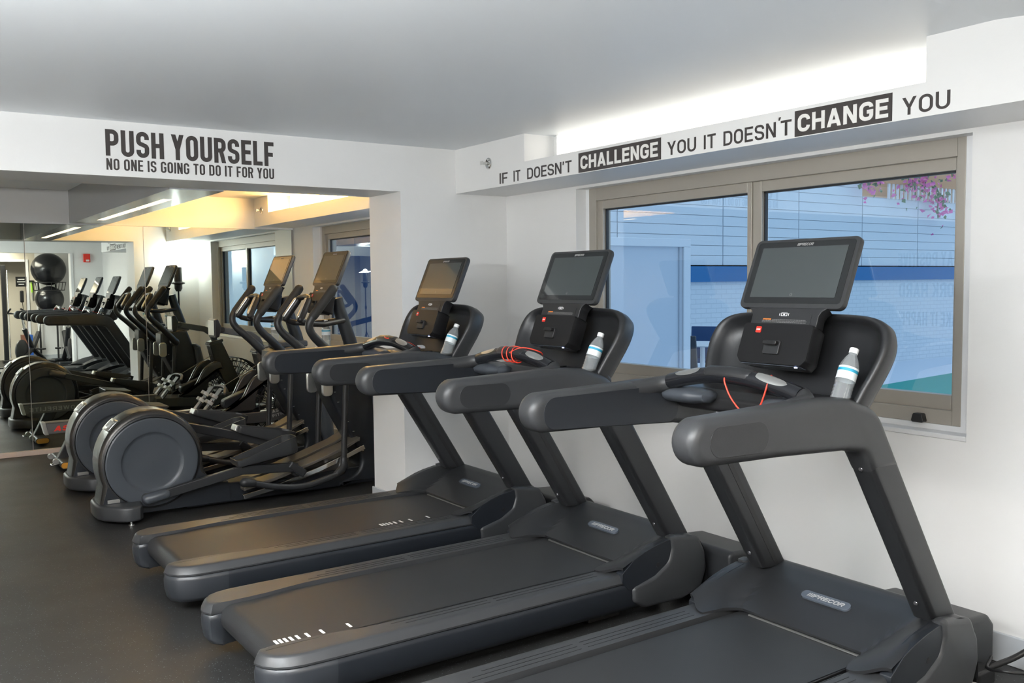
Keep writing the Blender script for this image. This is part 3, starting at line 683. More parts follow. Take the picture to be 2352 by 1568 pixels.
        a2, b2 = sorted((.408 * s, .4112 * s)); MB().prism(pad, 'y', a2, b2).build('grip_pad', M['dark'], hr, org, bevel=.001)
        pan = fillet([(1.785, 1.012), (2.40, .985), (2.40, 1.125), (1.785, 1.118)], .05, True, k=8)
        a2, b2 = sorted((.3108 * s, .3130 * s)); MB().prism(pan, 'y', a2, b2).build('inner_panel', M['navy'], hr, org, bevel=.001)
        bo = MB().lathe([(.007, 0), (.007, .003)], 'y', (2.46, .3125 * s, 1.0), 12, True).build('screw', M['black'], hr, org)
        # shoulder flowing from the arm to the sensor bar
        pts = sm([(2.20, .345 * s, 1.112), (2.30, .325 * s, 1.125), (2.35, .28 * s, 1.140)], 5)
        MB().tube(pts, [lerp(.034, .027, i / (len(pts) - 1)) for i in range(len(pts))], 14, round_end=True).build('shoulder', M['grey'], root, org, smooth=60)
        # pod tray beside the bar
        pod = MB(); rings = []
        for k in range(17):
            a_ = k / 16; yy = lerp(.31, .12, a_); rr = .032 * (1 - .30 * sst(.5, .9, a_) - .6 * sst(.93, 1, a_)); rings.append([(2.375 + rr * 1.9 * math.cos(c), yy * s, 1.095 + rr * math.sin(c)) for c in [2 * PI * j / 16 for j in range(16)]])
        pod.loft(rings).build('side_pocket', M['slate'], root, org, smooth=60)
    # heart-rate bar arching across
    bp = sm([(2.335, .285, 1.140), (2.335, .20, 1.160), (2.33, .09, 1.178), (2.33, 0, 1.182), (2.33, -.09, 1.178), (2.335, -.20, 1.160), (2.335, -.285, 1.140)], 6)
    bar = MB().tube(bp, .028, 16).build('sensor_bar', M['ball'], root, org, smooth=60)
    for s in (1, -1):
        q = sm([(2.333, .125 * s, 1.1745), (2.334, .18 * s, 1.1645), (2.335, .245 * s, 1.150)], 6)
        sl_ = MB(); rings = []
        for x, y, z in q: hw = .20 * math.sin(PI * min(1, max(0, (len(rings) + .6) / 12.2))) ** .35; rings.append([(x + .0290 * math.cos(c), y, z + .0290 * math.sin(c)) for c in [PI * (.70 + hw * (j / 4 - 1)) for j in range(9)]])
        sl_.grid(rings).build('pulse_sensor', M['silver'], bar, org, smooth=60)
    MB().tube([(2.33, .085, 1.1825), (2.33, 0, 1.1865), (2.33, -.085, 1.1825)], .0283, 16, round_end=True).build('bar_cap', M['dark'], bar, org, smooth=60)
    # tray joining the arms under the console
    tr = fillet([(2.40, 1.045), (2.47, 1.028), (2.60, 1.03), (2.64, 1.06), (2.60, 1.115), (2.44, 1.115), (2.40, 1.09)], .02, True)
    MB().prism(tr, 'y', -.335, .335).build('lower_tray', M['black'], root, org, bevel=.015, seg=3)
    # dish shaped console shell
    half = [(.0, 1.052), (.20, 1.054), (.31, 1.062), (.338, 1.10), (.352, 1.15), (.372, 1.22), (.380, 1.28), (.368, 1.33), (.335, 1.362), (.27, 1.380), (.15, 1.385), (.0, 1.386)]
    half = [(p[0], p[1]) for p in sm([(a, b, 0) for a, b in half], 3)]
    out = half + [(-y, z) for y, z in reversed(half[1:-1])]
    nx, nz = .894, -.447
    def D(sc, d, sz=None):
        sz = sz or sc; r = []
        for y, z in out:
            zz = 1.215 + (z - 1.215) * sz; r.append((2.565 + (zz - 1.14) * .5 + d * nx, y * sc, zz + d * nz * .6))
        return r
    MB().loft([D(.80, .135, .85), D(.93, .105), D(.985, .06), D(1.0, .022), D(.995, .006), D(.975, -.002), D(.945, .0), D(.915, .010), D(.885, .030), D(.84, .055), D(.74, .075), D(.5, .085)]).build('console_shell', M['dark'], root, org, smooth=60)
    console(root, org, 0, 0)
    # storage slot line and safety clip pad
    MB().box(2.535, 2.56, -.10, .06, 1.1165, 1.121).build('tablet_slot', M['gloss'], root, org, bevel=.002)
    return root

T3 = make_treadmill(2.10)
T3['label'] = 'nearest treadmill, at the right front with a red cord looped under its sensor bar'
T2 = copy_tree(T3); T2.location.y = 3.38
T2['label'] = 'middle treadmill with white belt marks near its rear end'
T1 = copy_tree(T3); T1.location.y = 4.61
T1['label'] = 'farthest treadmill next to the white pier, belt marks near its motor hood'
def part(o, nm): return [c for c in o.children if c.name.split('.')[0] == nm][0]
def marks(root, x0):
    org = (2.0, 0, 0); mb = MB()
    for dx in (0, .017, .036, .057, .082, .119, .176, .284):
        q = fillet([(x0 + dx - .0055, -.258), (x0 + dx + .0055, -.258), (x0 + dx + .0055, -.214), (x0 + dx - .0055, -.214)], .003, True, k=3); mb.prism(q, 'z', .2152, .2158)
    mb.build('belt_marks', M['letterw'], part(root, 'running_belt'), org, smooth=0)
marks(T2, 1.119); marks(T1, 2.15)
# safety cords and clips
def cord(root, pts, nm='safety_cord', m='red', r=.0028): 
    return MB().tube(sm(pts, 6), r, 8, round_end=True).build(nm, M[m], root, (2.0, 0, 0), smooth=60)
def clip(root, x, y, z, rz):
    c_, s_ = math.cos(rz), math.sin(rz); q = fillet([(-.026, -.014), (.012, -.016), (.026, -.004), (.022, .012), (-.02, .016)], .006, True)
    MB().loft([[(x + a * c_ - b * s_ + .004, y + a * s_ + b * c_, z + b * .35 - .004) for a, b in q], [(x + a * c_ - b * s_, y + a * s_ + b * c_, z + b * .35 + .006) for a, b in q]]).build('safety_clip', M['white'], root, (2.0, 0, 0), bevel=.002)
red = mat('red_cord', (.80, .06, .03), .4); M['redcord'] = red
cord(T3, [(2.303, .0, 1.176), (2.301, -.004, 1.16), (2.30, -.03, 1.115), (2.30, -.075, 1.075), (2.30, -.115, 1.072), (2.30, -.150, 1.095), (2.302, -.168, 1.135), (2.312, -.175, 1.176), (2.345, -.16, 1.194), (2.40, -.12, 1.168), (2.45, -.02, 1.145), (2.50, .06, 1.133), (2.53, .10, 1.130)], m='redcord')
clip(T3, 2.53, .12, 1.136, .4)
wr = [(2.33 + .031 * math.cos(a), .06 - .012 * a / 2, 1.178 + .034 * math.sin(a)) for a in [k * .7 for k in range(30)]]
cord(T2, wr, m='redcord')
cord(T2, [(2.30, -.02, 1.19), (2.33, -.08, 1.213), (2.40, -.12, 1.19), (2.46, -.04, 1.15), (2.51, .03, 1.138)], m='redcord')
cord(T2, [(2.31, .06, 1.19), (2.34, .0, 1.215), (2.36, -.10, 1.19), (2.38, -.16, 1.16)], m='redcord')
clip(T2, 2.53, .04, 1.14, .2)
cord(T1, [(2.34, .02, 1.205), (2.31, .0, 1.205), (2.305, -.04, 1.20), (2.33, -.09, 1.20), (2.39, -.14, 1.175), (2.45, -.10, 1.15), (2.50, -.06, 1.138)], m='redcord')
cord(T1, [(2.35, .04, 1.207), (2.32, .03, 1.208), (2.33, -.03, 1.208), (2.37, -.06, 1.185)], m='redcord')
clip(T1, 2.53, -.02, 1.14, .3)
# ------------------------------------------------------------------ water bottles
def bottle(loc, tilt, label, hh=.205):
    org = (0, 0, 0); r = thing('water_bottle', loc, label, 'bottle', 'small water bottles'); r.rotation_euler = tilt
    pr = [(.004, .002), (.026, 0), (.030, .004)]
    for k in range(12): pr.append((.0305 + (.0012 if k % 2 else -.0012), .012 + k * .0062))
    pr += [(.0315, .09), (.0315, .138), (.029, .150), (.022, .168), (.0135, .182), (.0125, .190)]
    MB().lathe(pr, 'z', org, 28, True).build('body', M['water'], r, org, smooth=60)
    lb = MB().lathe([(.0320, .093), (.0320, .136)], 'z', org, 28).build('label', M['label'], r, org, smooth=60)
    MB().lathe([(.0323, .119), (.0323, .129)], 'z', org, 28).build('label_band', M['labelblue'], lb, org, smooth=60)
    MB().lathe([(.0145, .187), (.0148, .190), (.0148, .203), (.013, .205), (.002, .205)], 'z', org, 20, True).build('cap', M['cap'], r, org, smooth=40)
    return r
for y, lb in ((2.10, 'water bottle tilted in the cup well of the nearest treadmill'), (3.38, 'water bottle tilted in the cup well of the middle treadmill'), (4.61, 'water bottle tilted in the cup well of the farthest treadmill')):
    bottle((2.530, y - .275, 1.088), (0, .44, 0), lb)
# cables and plugs by the wall
def cable(pts, r, m, label, nm='cable'):
    o = pts[0]; c = MB().tube(sm(pts, 8), r, 8, round_end=True).build(nm, M[m], None, o, smooth=60); return tag(c, label, 'cable')
# ================================================================== CROSS TRAINERS
def make_elliptical(yc):
    org = (2.0, 0, 0); root = thing('elliptical_trainer', (2.0, yc, 0), '', 'elliptical trainer', 'pair of elliptical trainers')
    cx, cz, R = 1.405, .365, .285
    side = []
    for k in range(26):
        a = PI * (1.12 - 1.16 * k / 25); side.append((cx + (R + .042) * math.cos(a) * (.985 if math.cos(a) < 0 else 1.0), cz + (R + .050) * math.sin(a) * 1.02))
    side += [(1.745, .25), (1.80, .185), (1.90, .165), (1.90, .03), (1.30, .03), (1.10, .05), (1.085, .12)]
    hs = MB().rprism(side, 'y', -.125, .125, .035, 6).build('drive_housing', M['gunmetal'], root, org, smooth=40)
    pan = [(cx + (x - cx) * .905, cz + (z - cz) * .905) if z > .2 else (x + (.012 if x < 1.3 else 0), max(z, .04)) for x, z in side]
    for s in (1, -1): MB().prism(pan, 'y', *sorted((.1235 * s, .1272 * s))).build('side_panel', M['navy'], root, org, bevel=.001)
    for s in (1, -1):
        MB().lathe([(.302, .118 * s), (.302, .128 * s), (.293, .132 * s), (.288, .127 * s)], 'y', (cx, 0, cz), 64).build('rim_groove', M['black'], root, org, smooth=50)
        MB().lathe([(.288, .120 * s), (.287, .138 * s), (.280, .142 * s), (.205, .143 * s), (.195, .141 * s), (.185, .132 * s), (.17, .128 * s), (.08, .133 * s), (.002, .134 * s)], 'y', (cx, 0, cz), 72).build('drive_disk', M['slate'], root, org, smooth=28)
    # badge plate wrapped over the rim
    q = []
    for k in range(6):
        a = PI * (.70 + .085 * k / 5); q.append((cx + (R + .046) * .985 * math.cos(a), cz + (R + .0535) * 1.02 * math.sin(a)))
    bd = MB().grid([[(x, y, z) for y in (-.085, .085)] for x, z in q]).build('rim_badge', M['silver'], root, org, smooth=60)
    sd = bd.modifiers.new('thick', 'SOLIDIFY'); sd.thickness = .006; sd.offset = 0
    qq = []
    for k in range(4):
        a = PI * (.718 + .045 * k / 3); qq.append((cx + (R + .050) * .985 * math.cos(a), cz + (R + .0575) * 1.02 * math.sin(a)))
    MB().grid([[(x, y, z) for y in (-.06, .06)] for x, z in qq]).build('badge_mark', M['print'], bd, org)
    MB().box(1.125, 1.20, -.1285, -.120, .128, .152).build('maker_plate', M['silver'], root, org, bevel=.002)
    foot = [(1.058, 0), (1.062, -.10), (1.09, -.17), (1.16, -.255), (1.20, -.285), (1.245, -.29), (1.285, -.285), (1.31, -.25), (1.33, -.12)]
    foot = foot + [(x, -y) for x, y in reversed(foot[1:])]
    MB().rprism(foot, 'z', .028, .125, .018, 4).build('rear_foot', M['grey'], root, org, smooth=40)
    fl = MB()
    for s in (1, -1): fl.lathe([(.018, .002), (.018, .010), (.007, .012), (.007, .03)], 'z', (1.235, .262 * s, 0), 14, True)
    for s in (1, -1): fl.lathe([(.02, .002), (.02, .03)], 'z', (3.02, .20 * s, 0), 14, True)
    fl.build('levelling_foot', M['silver'], root, org)
    MB().prism([(1.62, .022), (2.96, .022), (2.96, .16), (2.30, .135), (1.95, .16), (1.62, .165)], 'y', -.105, .105).build('base_beam', M['navy'], root, org, bevel=.012)
    # ramps
    for s in (1, -1):
        a, b = sorted((.03 * s, .185 * s)); top = [(1.98, .125), (2.20, .17), (2.50, .255), (2.74, .335), (2.845, .385)]; bot = [(x, z - .022) for x, z in top]
        MB().prism(top + bot[::-1], 'y', a, b).build('ramp_cover', M['warmmetal'], root, org, bevel=.004)
        a, b = sorted((.185 * s, .215 * s)); t2 = [(1.96, .085), (2.20, .125), (2.50, .205), (2.74, .285), (2.86, .330)]; b2 = [(x + .012, z - .032) for x, z in t2]
        MB().prism(t2 + b2[::-1], 'y', a, b).build('ramp_rail', M['chrome'], root, org, bevel=.004)
    # tower
    tw = sm([(x, z, 0) for x, z in [(2.60, .96), (2.60, .86), (2.645, .70), (2.73, .52), (2.82, .36), (2.872, .24), (2.872, .16), (2.82, .10), (2.70, .055)]], 5)
    tw = [(p[0], p[1]) for p in tw] + [(2.70, .025), (3.08, .025), (3.10, .10), (3.075, .30), (3.03, .55), (2.975, .76), (2.93, .90), (2.90, .98), (2.80, 1.00), (2.68, .99)]
    MB().rprism(tw, 'y', -.125, .125, .032, 5).build('tower', M['navy'], root, org, smooth=40)
    fr = fillet([(2.955, .86), (3.035, .80), (3.105, .48), (3.128, .20), (3.04, .17), (2.99, .30), (2.985, .55)], .03, True)
    MB().rprism(fr, 'y', -.165, .165, .03, 5).build('front_shroud', M['slate'], root, org, smooth=40)
    pl = fillet([(2.66, -.12), (2.93, -.09), (2.95, 0), (2.93, .09), (2.66, .12), (2.64, 0)], .03, True)
    MB().prism(pl, 'z', .985, 1.035).build('tower_cap', M['slate'], root, org, bevel=.012)
    for s in (1, -1):
        a, b = sorted((.125 * s, .155 * s)); MB().prism(fillet([(2.575, .70), (2.655, .70), (2.655, .86), (2.575, .86)], .03, True), 'y', a, b).build('side_plate', M['silver'], root, org, bevel=.006)
        ti = MB()
        for k in range(7):
            zz = .72 - k * .075; xx = interp([(.10, 2.84), (.24, 2.885), (.36, 2.835), (.52, 2.745), (.70, 2.66)], zz) + .012
            ti.box(xx, xx + .014, min(.124 * s, .1275 * s), max(.124 * s, .1275 * s), zz, zz + .005)
        ti.build('panel_tabs', M['silver'], root, org)
    # neck and console
    MB().tube([(2.885, 0, .99), (2.86, 0, 1.09), (2.79, 0, 1.30), (2.765, 0, 1.40)], [.052, .050, .046, .044], 18).build('neck', M['navy'], root, org, smooth=50)
    console(root, org, .045, .095)
    # fixed handlebar with arch of pulse grips
    pts = fillet([(2.805, .03, 1.235), (2.62, .10, 1.215), (2.50, .155, 1.225), (2.42, .145, 1.245), (2.515, .095, 1.405), (2.53, .0, 1.415), (2.515, -.095, 1.405), (2.42, -.145, 1.245), (2.50, -.155, 1.225), (2.62, -.10, 1.215), (2.805, -.03, 1.235)], .035)
    fb = MB().tube(pts, .021, 12).build('fixed_handlebar', M['black'], root, org, smooth=60)
    for s in (1, -1):
        MB().tube([(2.427, .142 * s, 1.258), (2.505, .100 * s, 1.388)], .026, 12, round_end=True).build('grip', M['black'], fb, org, smooth=60)
        MB().tube([(2.416, .139 * s, 1.276), (2.488, .100 * s, 1.392)], .0155, 10, round_end=True).build('pulse_plate', M['silver'], fb, org, smooth=60)
    # moving arms
    for s in (1, -1):
        ph = s > 0
        arm = sm([(2.602, .315 * s, 1.470), (2.51, .312 * s, 1.355), (2.440, .308 * s, 1.265), (2.425, .302 * s, 1.205), (2.462, .294 * s, 1.140), (2.56, .280 * s, 1.048), (2.66, .262 * s, .945), (2.735, .245 * s, .865)], 7)
        rr = [.028 if i < 12 else (.028 if i < 26 else lerp(.028, .038, (i - 26) / (len(arm) - 27))) for i in range(len(arm))]
        ar = MB().tube(arm, rr, 14, round_end=True).build('moving_handle', M['dark'], root, org, smooth=60)
        MB().tube(sm([(2.602, .315 * s, 1.470), (2.51, .312 * s, 1.355), (2.455, .309 * s, 1.285)], 6), .0325, 14, round_end=True).build('hand_grip', M['rubber'], ar, org, smooth=60)
        MB().lathe([(.0, .128 * s), (.045, .128 * s), (.048, .14 * s), (.048, .25 * s), (.04, .262 * s), (.0, .262 * s)], 'y', (2.725, 0, .865), 22).build('pivot', M['black'], root, org, smooth=40)
        zb = .205; MB().tube([(2.722, .236 * s, .86), (2.685, .240 * s, zb)], .0215, 12).build('lower_link_tube', M['dark'], root, org, smooth=60)
        if ph: cv = [(2.685, .245 * s, .20), (2.64, .262 * s, .175), (2.54, .285 * s, .20), (2.40, .292 * s, .245), (2.26, .292 * s, .27)]
        else: cv = [(2.685, .245 * s, .20), (2.655, .262 * s, .165), (2.56, .285 * s, .140), (2.36, .30 * s, .108), (2.16, .302 * s, .132), (2.03, .302 * s, .168), (1.955, .302 * s, .187)]
        MB().tube(sm(cv, 7), .0225, 12).build('curved_link', M['dark'], root, org, smooth=60)
        MB().tube([(2.688, .240 * s, .25), (2.682, .244 * s, .20), (2.655, .262 * s, .172), (2.62, .272 * s, .158)], [.026, .034, .033, .026], 14, round_end=True).build('link_joint', M['dark'], root, org, smooth=60)
        e = cv[-1]; MB().tube([(e[0] - .008, e[1], e[2] + .002), (e[0] + .05, e[1], e[2] - .012)], [.033, .027], 14, round_end=True).build('link_end', M['dark'], root, org, smooth=60)
        # pedal arm: crank on the disk, roller on the ramp
        if ph: A, Bm, Cc = (cx + .06, .19 * s, cz + .225), (1.95, .235 * s, .455), (2.46, .235 * s, .30)
        else: A, Bm, Cc = (cx - .05, .19 * s, cz - .225), (1.95, .235 * s, .262), (2.34, .235 * s, .235)
        Av, Bv, Cv = Vector(A), Vector(Bm), Vector(Cc)
        def bar(a, b, hw, hh):
            d = (b - a).normalized(); up = Vector((-d.z, 0, d.x)).normalized()
            return [[tuple(p + Vector((0, y, 0)) + up * z) for y, z in ((-hw, -hh), (hw, -hh), (hw, hh), (-hw, hh))] for p in (a, b)]
        ba = MB().loft(bar(Av + (Bv - Av) * .1, Bv, .022, .030)).loft(bar(Bv - (Cv - Bv) * .02, Cv, .022, .030))
        ba.build('pedal_arm', M['dark'], root, org, bevel=.006)
        d = (Bv - Av).normalized()
        MB().tube([A, tuple(Av + d * .11)], [.037, .036], 16, round_end=True).build('crank_cover', M['slate'], root, org, smooth=50)
        MB().lathe([(.0, .125 * s), (.03, .125 * s), (.03, .20 * s), (0, .20 * s)], 'y', (A[0], 0, A[2]), 14).build('crank_pin', M['black'], root, org)
        MB().lathe([(.0, .172 * s), (.028, .172 * s), (.034, .18 * s), (.034, .205 * s), (.028, .213 * s), (0, .213 * s)], 'y', (Cc[0] + .005, 0, interp([(1.98, .125), (2.20, .17), (2.50, .255), (2.74, .335)], Cc[0]) - .015), 18).build('ramp_roller', M['black'], root, org, smooth=40)
        MB().loft(bar(Cv + Vector((-.06, 0, .03)), Cv + Vector((.05, 0, -.055)), .030, .028)).build('roller_bracket', M['dark'], root, org, bevel=.012)
        # foot pedal tray
        if ph: o, sl = Vector((2.05, .215 * s, .470)), Vector((.92, 0, -.335)).normalized()
        else: o, sl = Vector((1.905, .215 * s, .302)), Vector((.985, 0, .135)).normalized()
        upv = Vector((-sl.z, 0, sl.x))
        def PP(x, y, z): return tuple(o + sl * x + Vector((0, y, 0)) + upv * z)
        oc = fillet([(0, -.088), (.38, -.088), (.44, -.066), (.44, .066), (.38, .088), (0, .088)], [.02, .03, .05, .05, .03, .02], True, k=5)
        def off(k): return [(.215 + (x - .215) * (1 - k / .215), y * (1 - k / .088)) for x, y in oc]
        def hgt(x): return .026 + .070 * sst(.16, .40, x) + .008 * sst(.06, .0, x)
        tr = MB().loft([[PP(x, y, -.012) for x, y in off(.008)], [PP(x, y, .004) for x, y in oc], [PP(x, y, hgt(x)) for x, y in oc], [PP(x, y, hgt(x)) for x, y in off(.007)], [PP(x, y, .006) for x, y in off(.010)]])
        pd = tr.build('foot_pedal', M['grey'], root, org, smooth=40)
        MB().loft([[PP(x, y, .0062) for x, y in off(.013)], [PP(x, y, .0085) for x, y in off(.014)]]).build('pedal_mat', M['rubber'], pd, org)
        if ph: MB().prism([PP(-.012, 0, -.010)[::2], PP(-.012, 0, .034)[::2], PP(.02, 0, .036)[::2], PP(.02, 0, -.010)[::2]], 'y', .215 * s - .05, .215 * s + .05).build('pedal_tip', M['silver'], pd, org, bevel=.006)
    return root
E1 = make_elliptical(6.29); E1['label'] = 'nearer elliptical trainer behind the treadmill row, blue grey disk in front'
E2 = copy_tree(E1); E2.location.y = 7.36; E2['label'] = 'farther elliptical trainer, its disk half hidden, between the nearer one and the rower'
bottle((2.70, 6.29 + .055, 1.036), (0, 0, 0), 'water bottle standing on the cap of the nearer elliptical trainer')
bottle((2.70, 7.36 + .055, 1.036), (0, 0, 0), 'water bottle standing on the cap of the farther elliptical trainer')

# ================================================================== ROWER
def make_rower(yc):
    org = (2.0, 0, 0); root = thing('rowing_machine', (2.0, yc, 0), 'dark air rower with fan wheel between the elliptical trainers and the mirror', 'rowing machine')
    rail = MB().box(1.075, 2.30, -.048, .048, .285, .375).build('rail', M['railgrey'], root, org, bevel=.006)
    MB().box(1.07, 2.32, -.05, .05, .375, .384).build('seat_track', M['warmmetal'], root, org, bevel=.002)
    MB().prism([(1.045, .387), (1.075, .387), (1.10, .280), (1.070, .280)], 'y', -.056, .056).build('rail_end', M['silver'], root, org, bevel=.004)
    for s, u, x0 in ((-1, 1, 1.135), (1, -1, 2.02)):
        nrm = (0, s, 0)
        lettering(MB(), 'ASSAULT', (x0, .0482 * s, .307), (u, 0, 0), (0, 0, 1), nrm, .044, total=.40, w=.8, t=.24, gap=.14, shear=.3).build('red_lettering', M['red'], rail, org, smooth=0)
        lettering(MB(), 'ROWERELITE', (x0 + u * .44, .0482 * s, .307), (u, 0, 0), (0, 0, 1), nrm, .038, total=.45, w=.8, t=.18, gap=.25).build('pale_lettering', M['print'], rail, org, smooth=0)
    MB().prism([(1.27, .30), (1.38, .30), (1.26, .06), (1.15, .06)], 'y', -.04, .04).build('rear_leg', M['dark'], root, org, bevel=.008)
    ft = MB(); q = fillet([(1.145, .022), (1.265, .022), (1.265, .078), (1.145, .078)], .027, True); ft.prism(q, 'y', -.27, .27); f = ft.build('rear_foot', M['grey'], root, org, smooth=40)
    for s in (1, -1):
        q2 = fillet([(1.150, .026), (1.260, .026), (1.260, .074), (1.150, .074)], .024, True); a, b = sorted((.2695 * s, .2745 * s)); MB().prism(q2, 'y', a, b).build('end_cap', M['amber'], f, org, bevel=.002)
    for s in (1, -1): MB().lathe([(0, .12 * s), (.022, .12 * s), (.022, .16 * s), (0, .16 * s)], 'y', (1.128, 0, .07), 16).build('wheel', M['strap'], root, org)
    MB().tube(fillet([(1.15, -.20, .06), (1.09, -.20, .05), (1.09, -.13, .05), (1.15, -.13, .06)], .01), .006, 8).build('lift_handle', M['chrome'], root, org)
    # middle frame
    fr = sm([(x, z, 0) for x, z in [(2.28, .36), (2.55, .345), (2.75, .335), (2.95, .345), (3.15, .395), (3.34, .46)]], 4); fp = [(p[0], p[1]) for p in fr]
    low = [(3.36, .36), (3.15, .28), (2.95, .235), (2.72, .235), (2.5, .255), (2.28, .27)]
    side = MB().prism(fp + low, 'y', -.20, -.16).prism(fp + low, 'y', .12, .16).prism([(2.28, .27), (2.28, .36), (2.56, .345), (2.56, .25)], 'y', -.17, .13)
    sf = side.build('main_frame', M['grey'], root, org, bevel=.008)
    lettering(MB(), 'ASSAULT', (2.95, -.2005, .315), (1, 0, .18), (-.18, 0, 1), (0, -1, 0), .030, total=.22, w=.8, t=.22, gap=.15).build('frame_lettering', M['print'], sf, org, smooth=0)
    lettering(MB(), 'FITNESS', (2.952, -.2005, .275), (1, 0, .18), (-.18, 0, 1), (0, -1, 0), .026, total=.21, w=.8, t=.18, gap=.15).build('frame_lettering', M['print'], sf, org, smooth=0)
    bl = MB()
    for x in (2.36, 2.42, 2.50, 2.60):
        for z in (.285, .335): bl.lathe([(.008, -.001), (.008, -.004)], 'y', (x, -.1995 if x > 2.56 else -.17, z), 10, True)
    bl.build('bolt', M['black'], sf, org)
    # fender arcs
    fd = sm([(x, z, 0) for x, z in [(2.50, .375), (2.60, .41), (2.68, .48), (2.735, .58), (2.79, .655), (2.88, .70), (2.94, .69)]], 5); fi = sm([(x, z, 0) for x, z in [(2.97, .62), (2.89, .60), (2.83, .53), (2.805, .44), (2.80, .375), (2.74, .35), (2.50, .352)]], 5)
    pg = [(p[0], p[1]) for p in fd + fi]
    for y in (-.19, .10): MB().rprism(pg, 'y', y, y + .05, .018, 4).build('fender', M['gunmetal'], root, org, smooth=40)
    # fan wheel
    fc = (3.10, -.02, .385); fan = MB()
    for s in (-1, 1):
        for r0 in (.335, .30, .24, .17, .09): fan.lathe([(r0, s * .085 - .005), (r0 + .008, s * .085 - .005), (r0 + .008, s * .085 + .005), (r0, s * .085 + .005), (r0, s * .085 - .005)], 'y', fc, 44)
        for k in range(44):
            a = 2 * PI * k / 44; b = a + .22; fan.tube([(fc[0] + .10 * math.cos(b), fc[1] + s * .088, fc[2] + .10 * math.sin(b)), (fc[0] + .338 * math.cos(a), fc[1] + s * .085, fc[2] + .338 * math.sin(a))], .0035, 5)
    fan.lathe([(.34, -.085), (.343, 0), (.34, .085)], 'y', fc, 44)
    fw = fan.build('fan_cage', M['black'], root, org)
    bl = MB()
    for k in range(16):
        a = 2 * PI * k / 16; c_, s_ = math.cos(a), math.sin(a); bl.loft([[(fc[0] + r_ * c_ - w_ * s_, fc[1] + y_, fc[2] + r_ * s_ + w_ * c_) for r_, w_ in ((.11, -.003), (.31, -.003), (.31, .003), (.11, .003))] for y_ in (-.06, .06)])
    bl.lathe([(.0, -.07), (.11, -.07), (.11, .07), (0, .07)], 'y', fc, 24).build('fan_blades', M['silver'], root, org)
    MB().lathe([(0, -.235), (.10, -.235), (.11, -.225), (.11, -.16), (0, -.16)], 'y', (3.10, -.02, .40), 30).build('hub_cover', M['black'], root, org, smooth=40)
    # upright column, arm and monitor
    col = fillet([(2.855, .875), (2.985, .905), (3.075, .70), (3.36, .03), (3.20, .03), (2.985, .50), (2.90, .68)], .02, True)
    MB().prism(col, 'y', -.075, .075).build('column', M['gunmetal'], root, org, bevel=.012, seg=3)
    MB().prism(fillet([(2.835, .865), (3.0, .905), (2.99, .935), (2.86, .905)], .01, True), 'y', -.082, .082).build('column_cap', M['dark'], root, org, bevel=.006)
    ap = fillet([(2.93, 0, .90), (2.905, 0, .985), (2.83, 0, 1.04), (2.535, 0, 1.10)], .07); mb = MB(); rings = []
    for i, p in enumerate(ap):
        a = Vector(ap[max(0, i - 1)]); b = Vector(ap[min(len(ap) - 1, i + 1)]); d = (b - a).normalized(); up = Vector((-d.z, 0, d.x)); pv = Vector(p)
        rings.append([tuple(pv + up * z + Vector((0, y, 0))) for y, z in ((-.022, -.030), (.022, -.030), (.022, .030), (-.022, .030))])
    mb.loft(rings).build('monitor_arm', M['slate'], root, org, bevel=.008)
    mo = MB().prism([(2.472, 1.195), (2.505, 1.20), (2.535, 1.13), (2.515, 1.035), (2.475, 1.025)], 'y', -.10, .10).build('monitor', M['black'], root, org, bevel=.01)
    MB().box(2.466, 2.4725, -.085, .085, 1.05, 1.185).build('monitor_screen', M['silver'], mo, org, bevel=.002)
    MB().prism(fillet([(2.50, 1.075), (2.585, 1.075), (2.585, 1.125), (2.50, 1.125)], .02, True), 'y', -.035, .035).build('monitor_hinge', M['black'], root, org, bevel=.006)
    # foot plates with straps
    for s in (1, -1):
        y0, y1 = sorted((.075 * s, .185 * s)); o = Vector((2.37, 0, .385)); u = Vector((.62, 0, .78)); nn = Vector((-.78, 0, .62))
        def W(a, y, d): return tuple(o + u * a + nn * d + Vector((0, y, 0)))
        fp_ = MB().loft([[W(a, y, d) for a, y in ((-.05, y0), (-.05, y1), (.22, y1), (.22, y0))] for d in (0, .015)]).build('foot_plate', M['black'], root, org, bevel=.004)
        st_ = MB()
        for a in (.05, .12): st_.loft([[W(a, y, d), W(a + .03, y, d), W(a + .03, y, d + .004), W(a, y, d + .004)] for y, d in ((y0 - .004, .006), (y0 + .01, .05), ((y0 + y1) / 2, .062), (y1 - .01, .05), (y1 + .004, .006))])
        st_.build('foot_strap', M['strap'], fp_, org)
        MB().loft([[W(a, y, d) for a, y in ((-.04, y0 + .02), (-.04, y1 - .02), (.10, y1 - .03), (.10, y0 + .03))] for d in (.015, .026)]).build('heel_cup', M['print'], fp_, org, bevel=.006)
    hb = MB().tube(fillet([(2.50, -.24, .535), (2.545, -.12, .57), (2.555, 0, .575), (2.545, .12, .57), (2.50, .24, .535)], .05), .014, 10, round_end=True).build('pull_handle', M['grey'], root, org, smooth=60)
    MB().tube([(2.56, 0, .575), (2.885, 0, .755)], .0035, 6).build('pull_cord', M['warmmetal'], root, org)
    MB().prism(fillet([(2.55, .45), (2.93, .60), (2.96, .53), (2.62, .37), (2.54, .38)], .03, True), 'y', -.05, .05).build('cord_housing', M['navy'], root, org, bevel=.012)
    MB().box(3.22, 3.36, -.24, .24, .0, .035).build('front_foot', M['grey'], root, org, bevel=.008)
    sx = 1.92
    MB().prism(fillet([(sx - .13, .425), (sx + .10, .425), (sx + .13, .455), (sx + .05, .462), (sx - .13, .485)], .012, True), 'y', -.16, .16).build('seat', M['black'], root, org, bevel=.015, seg=3)
    MB().box(sx - .10, sx + .09, -.065, .065, .385, .426).build('seat_carriage', M['black'], root, org, bevel=.004)
    return root
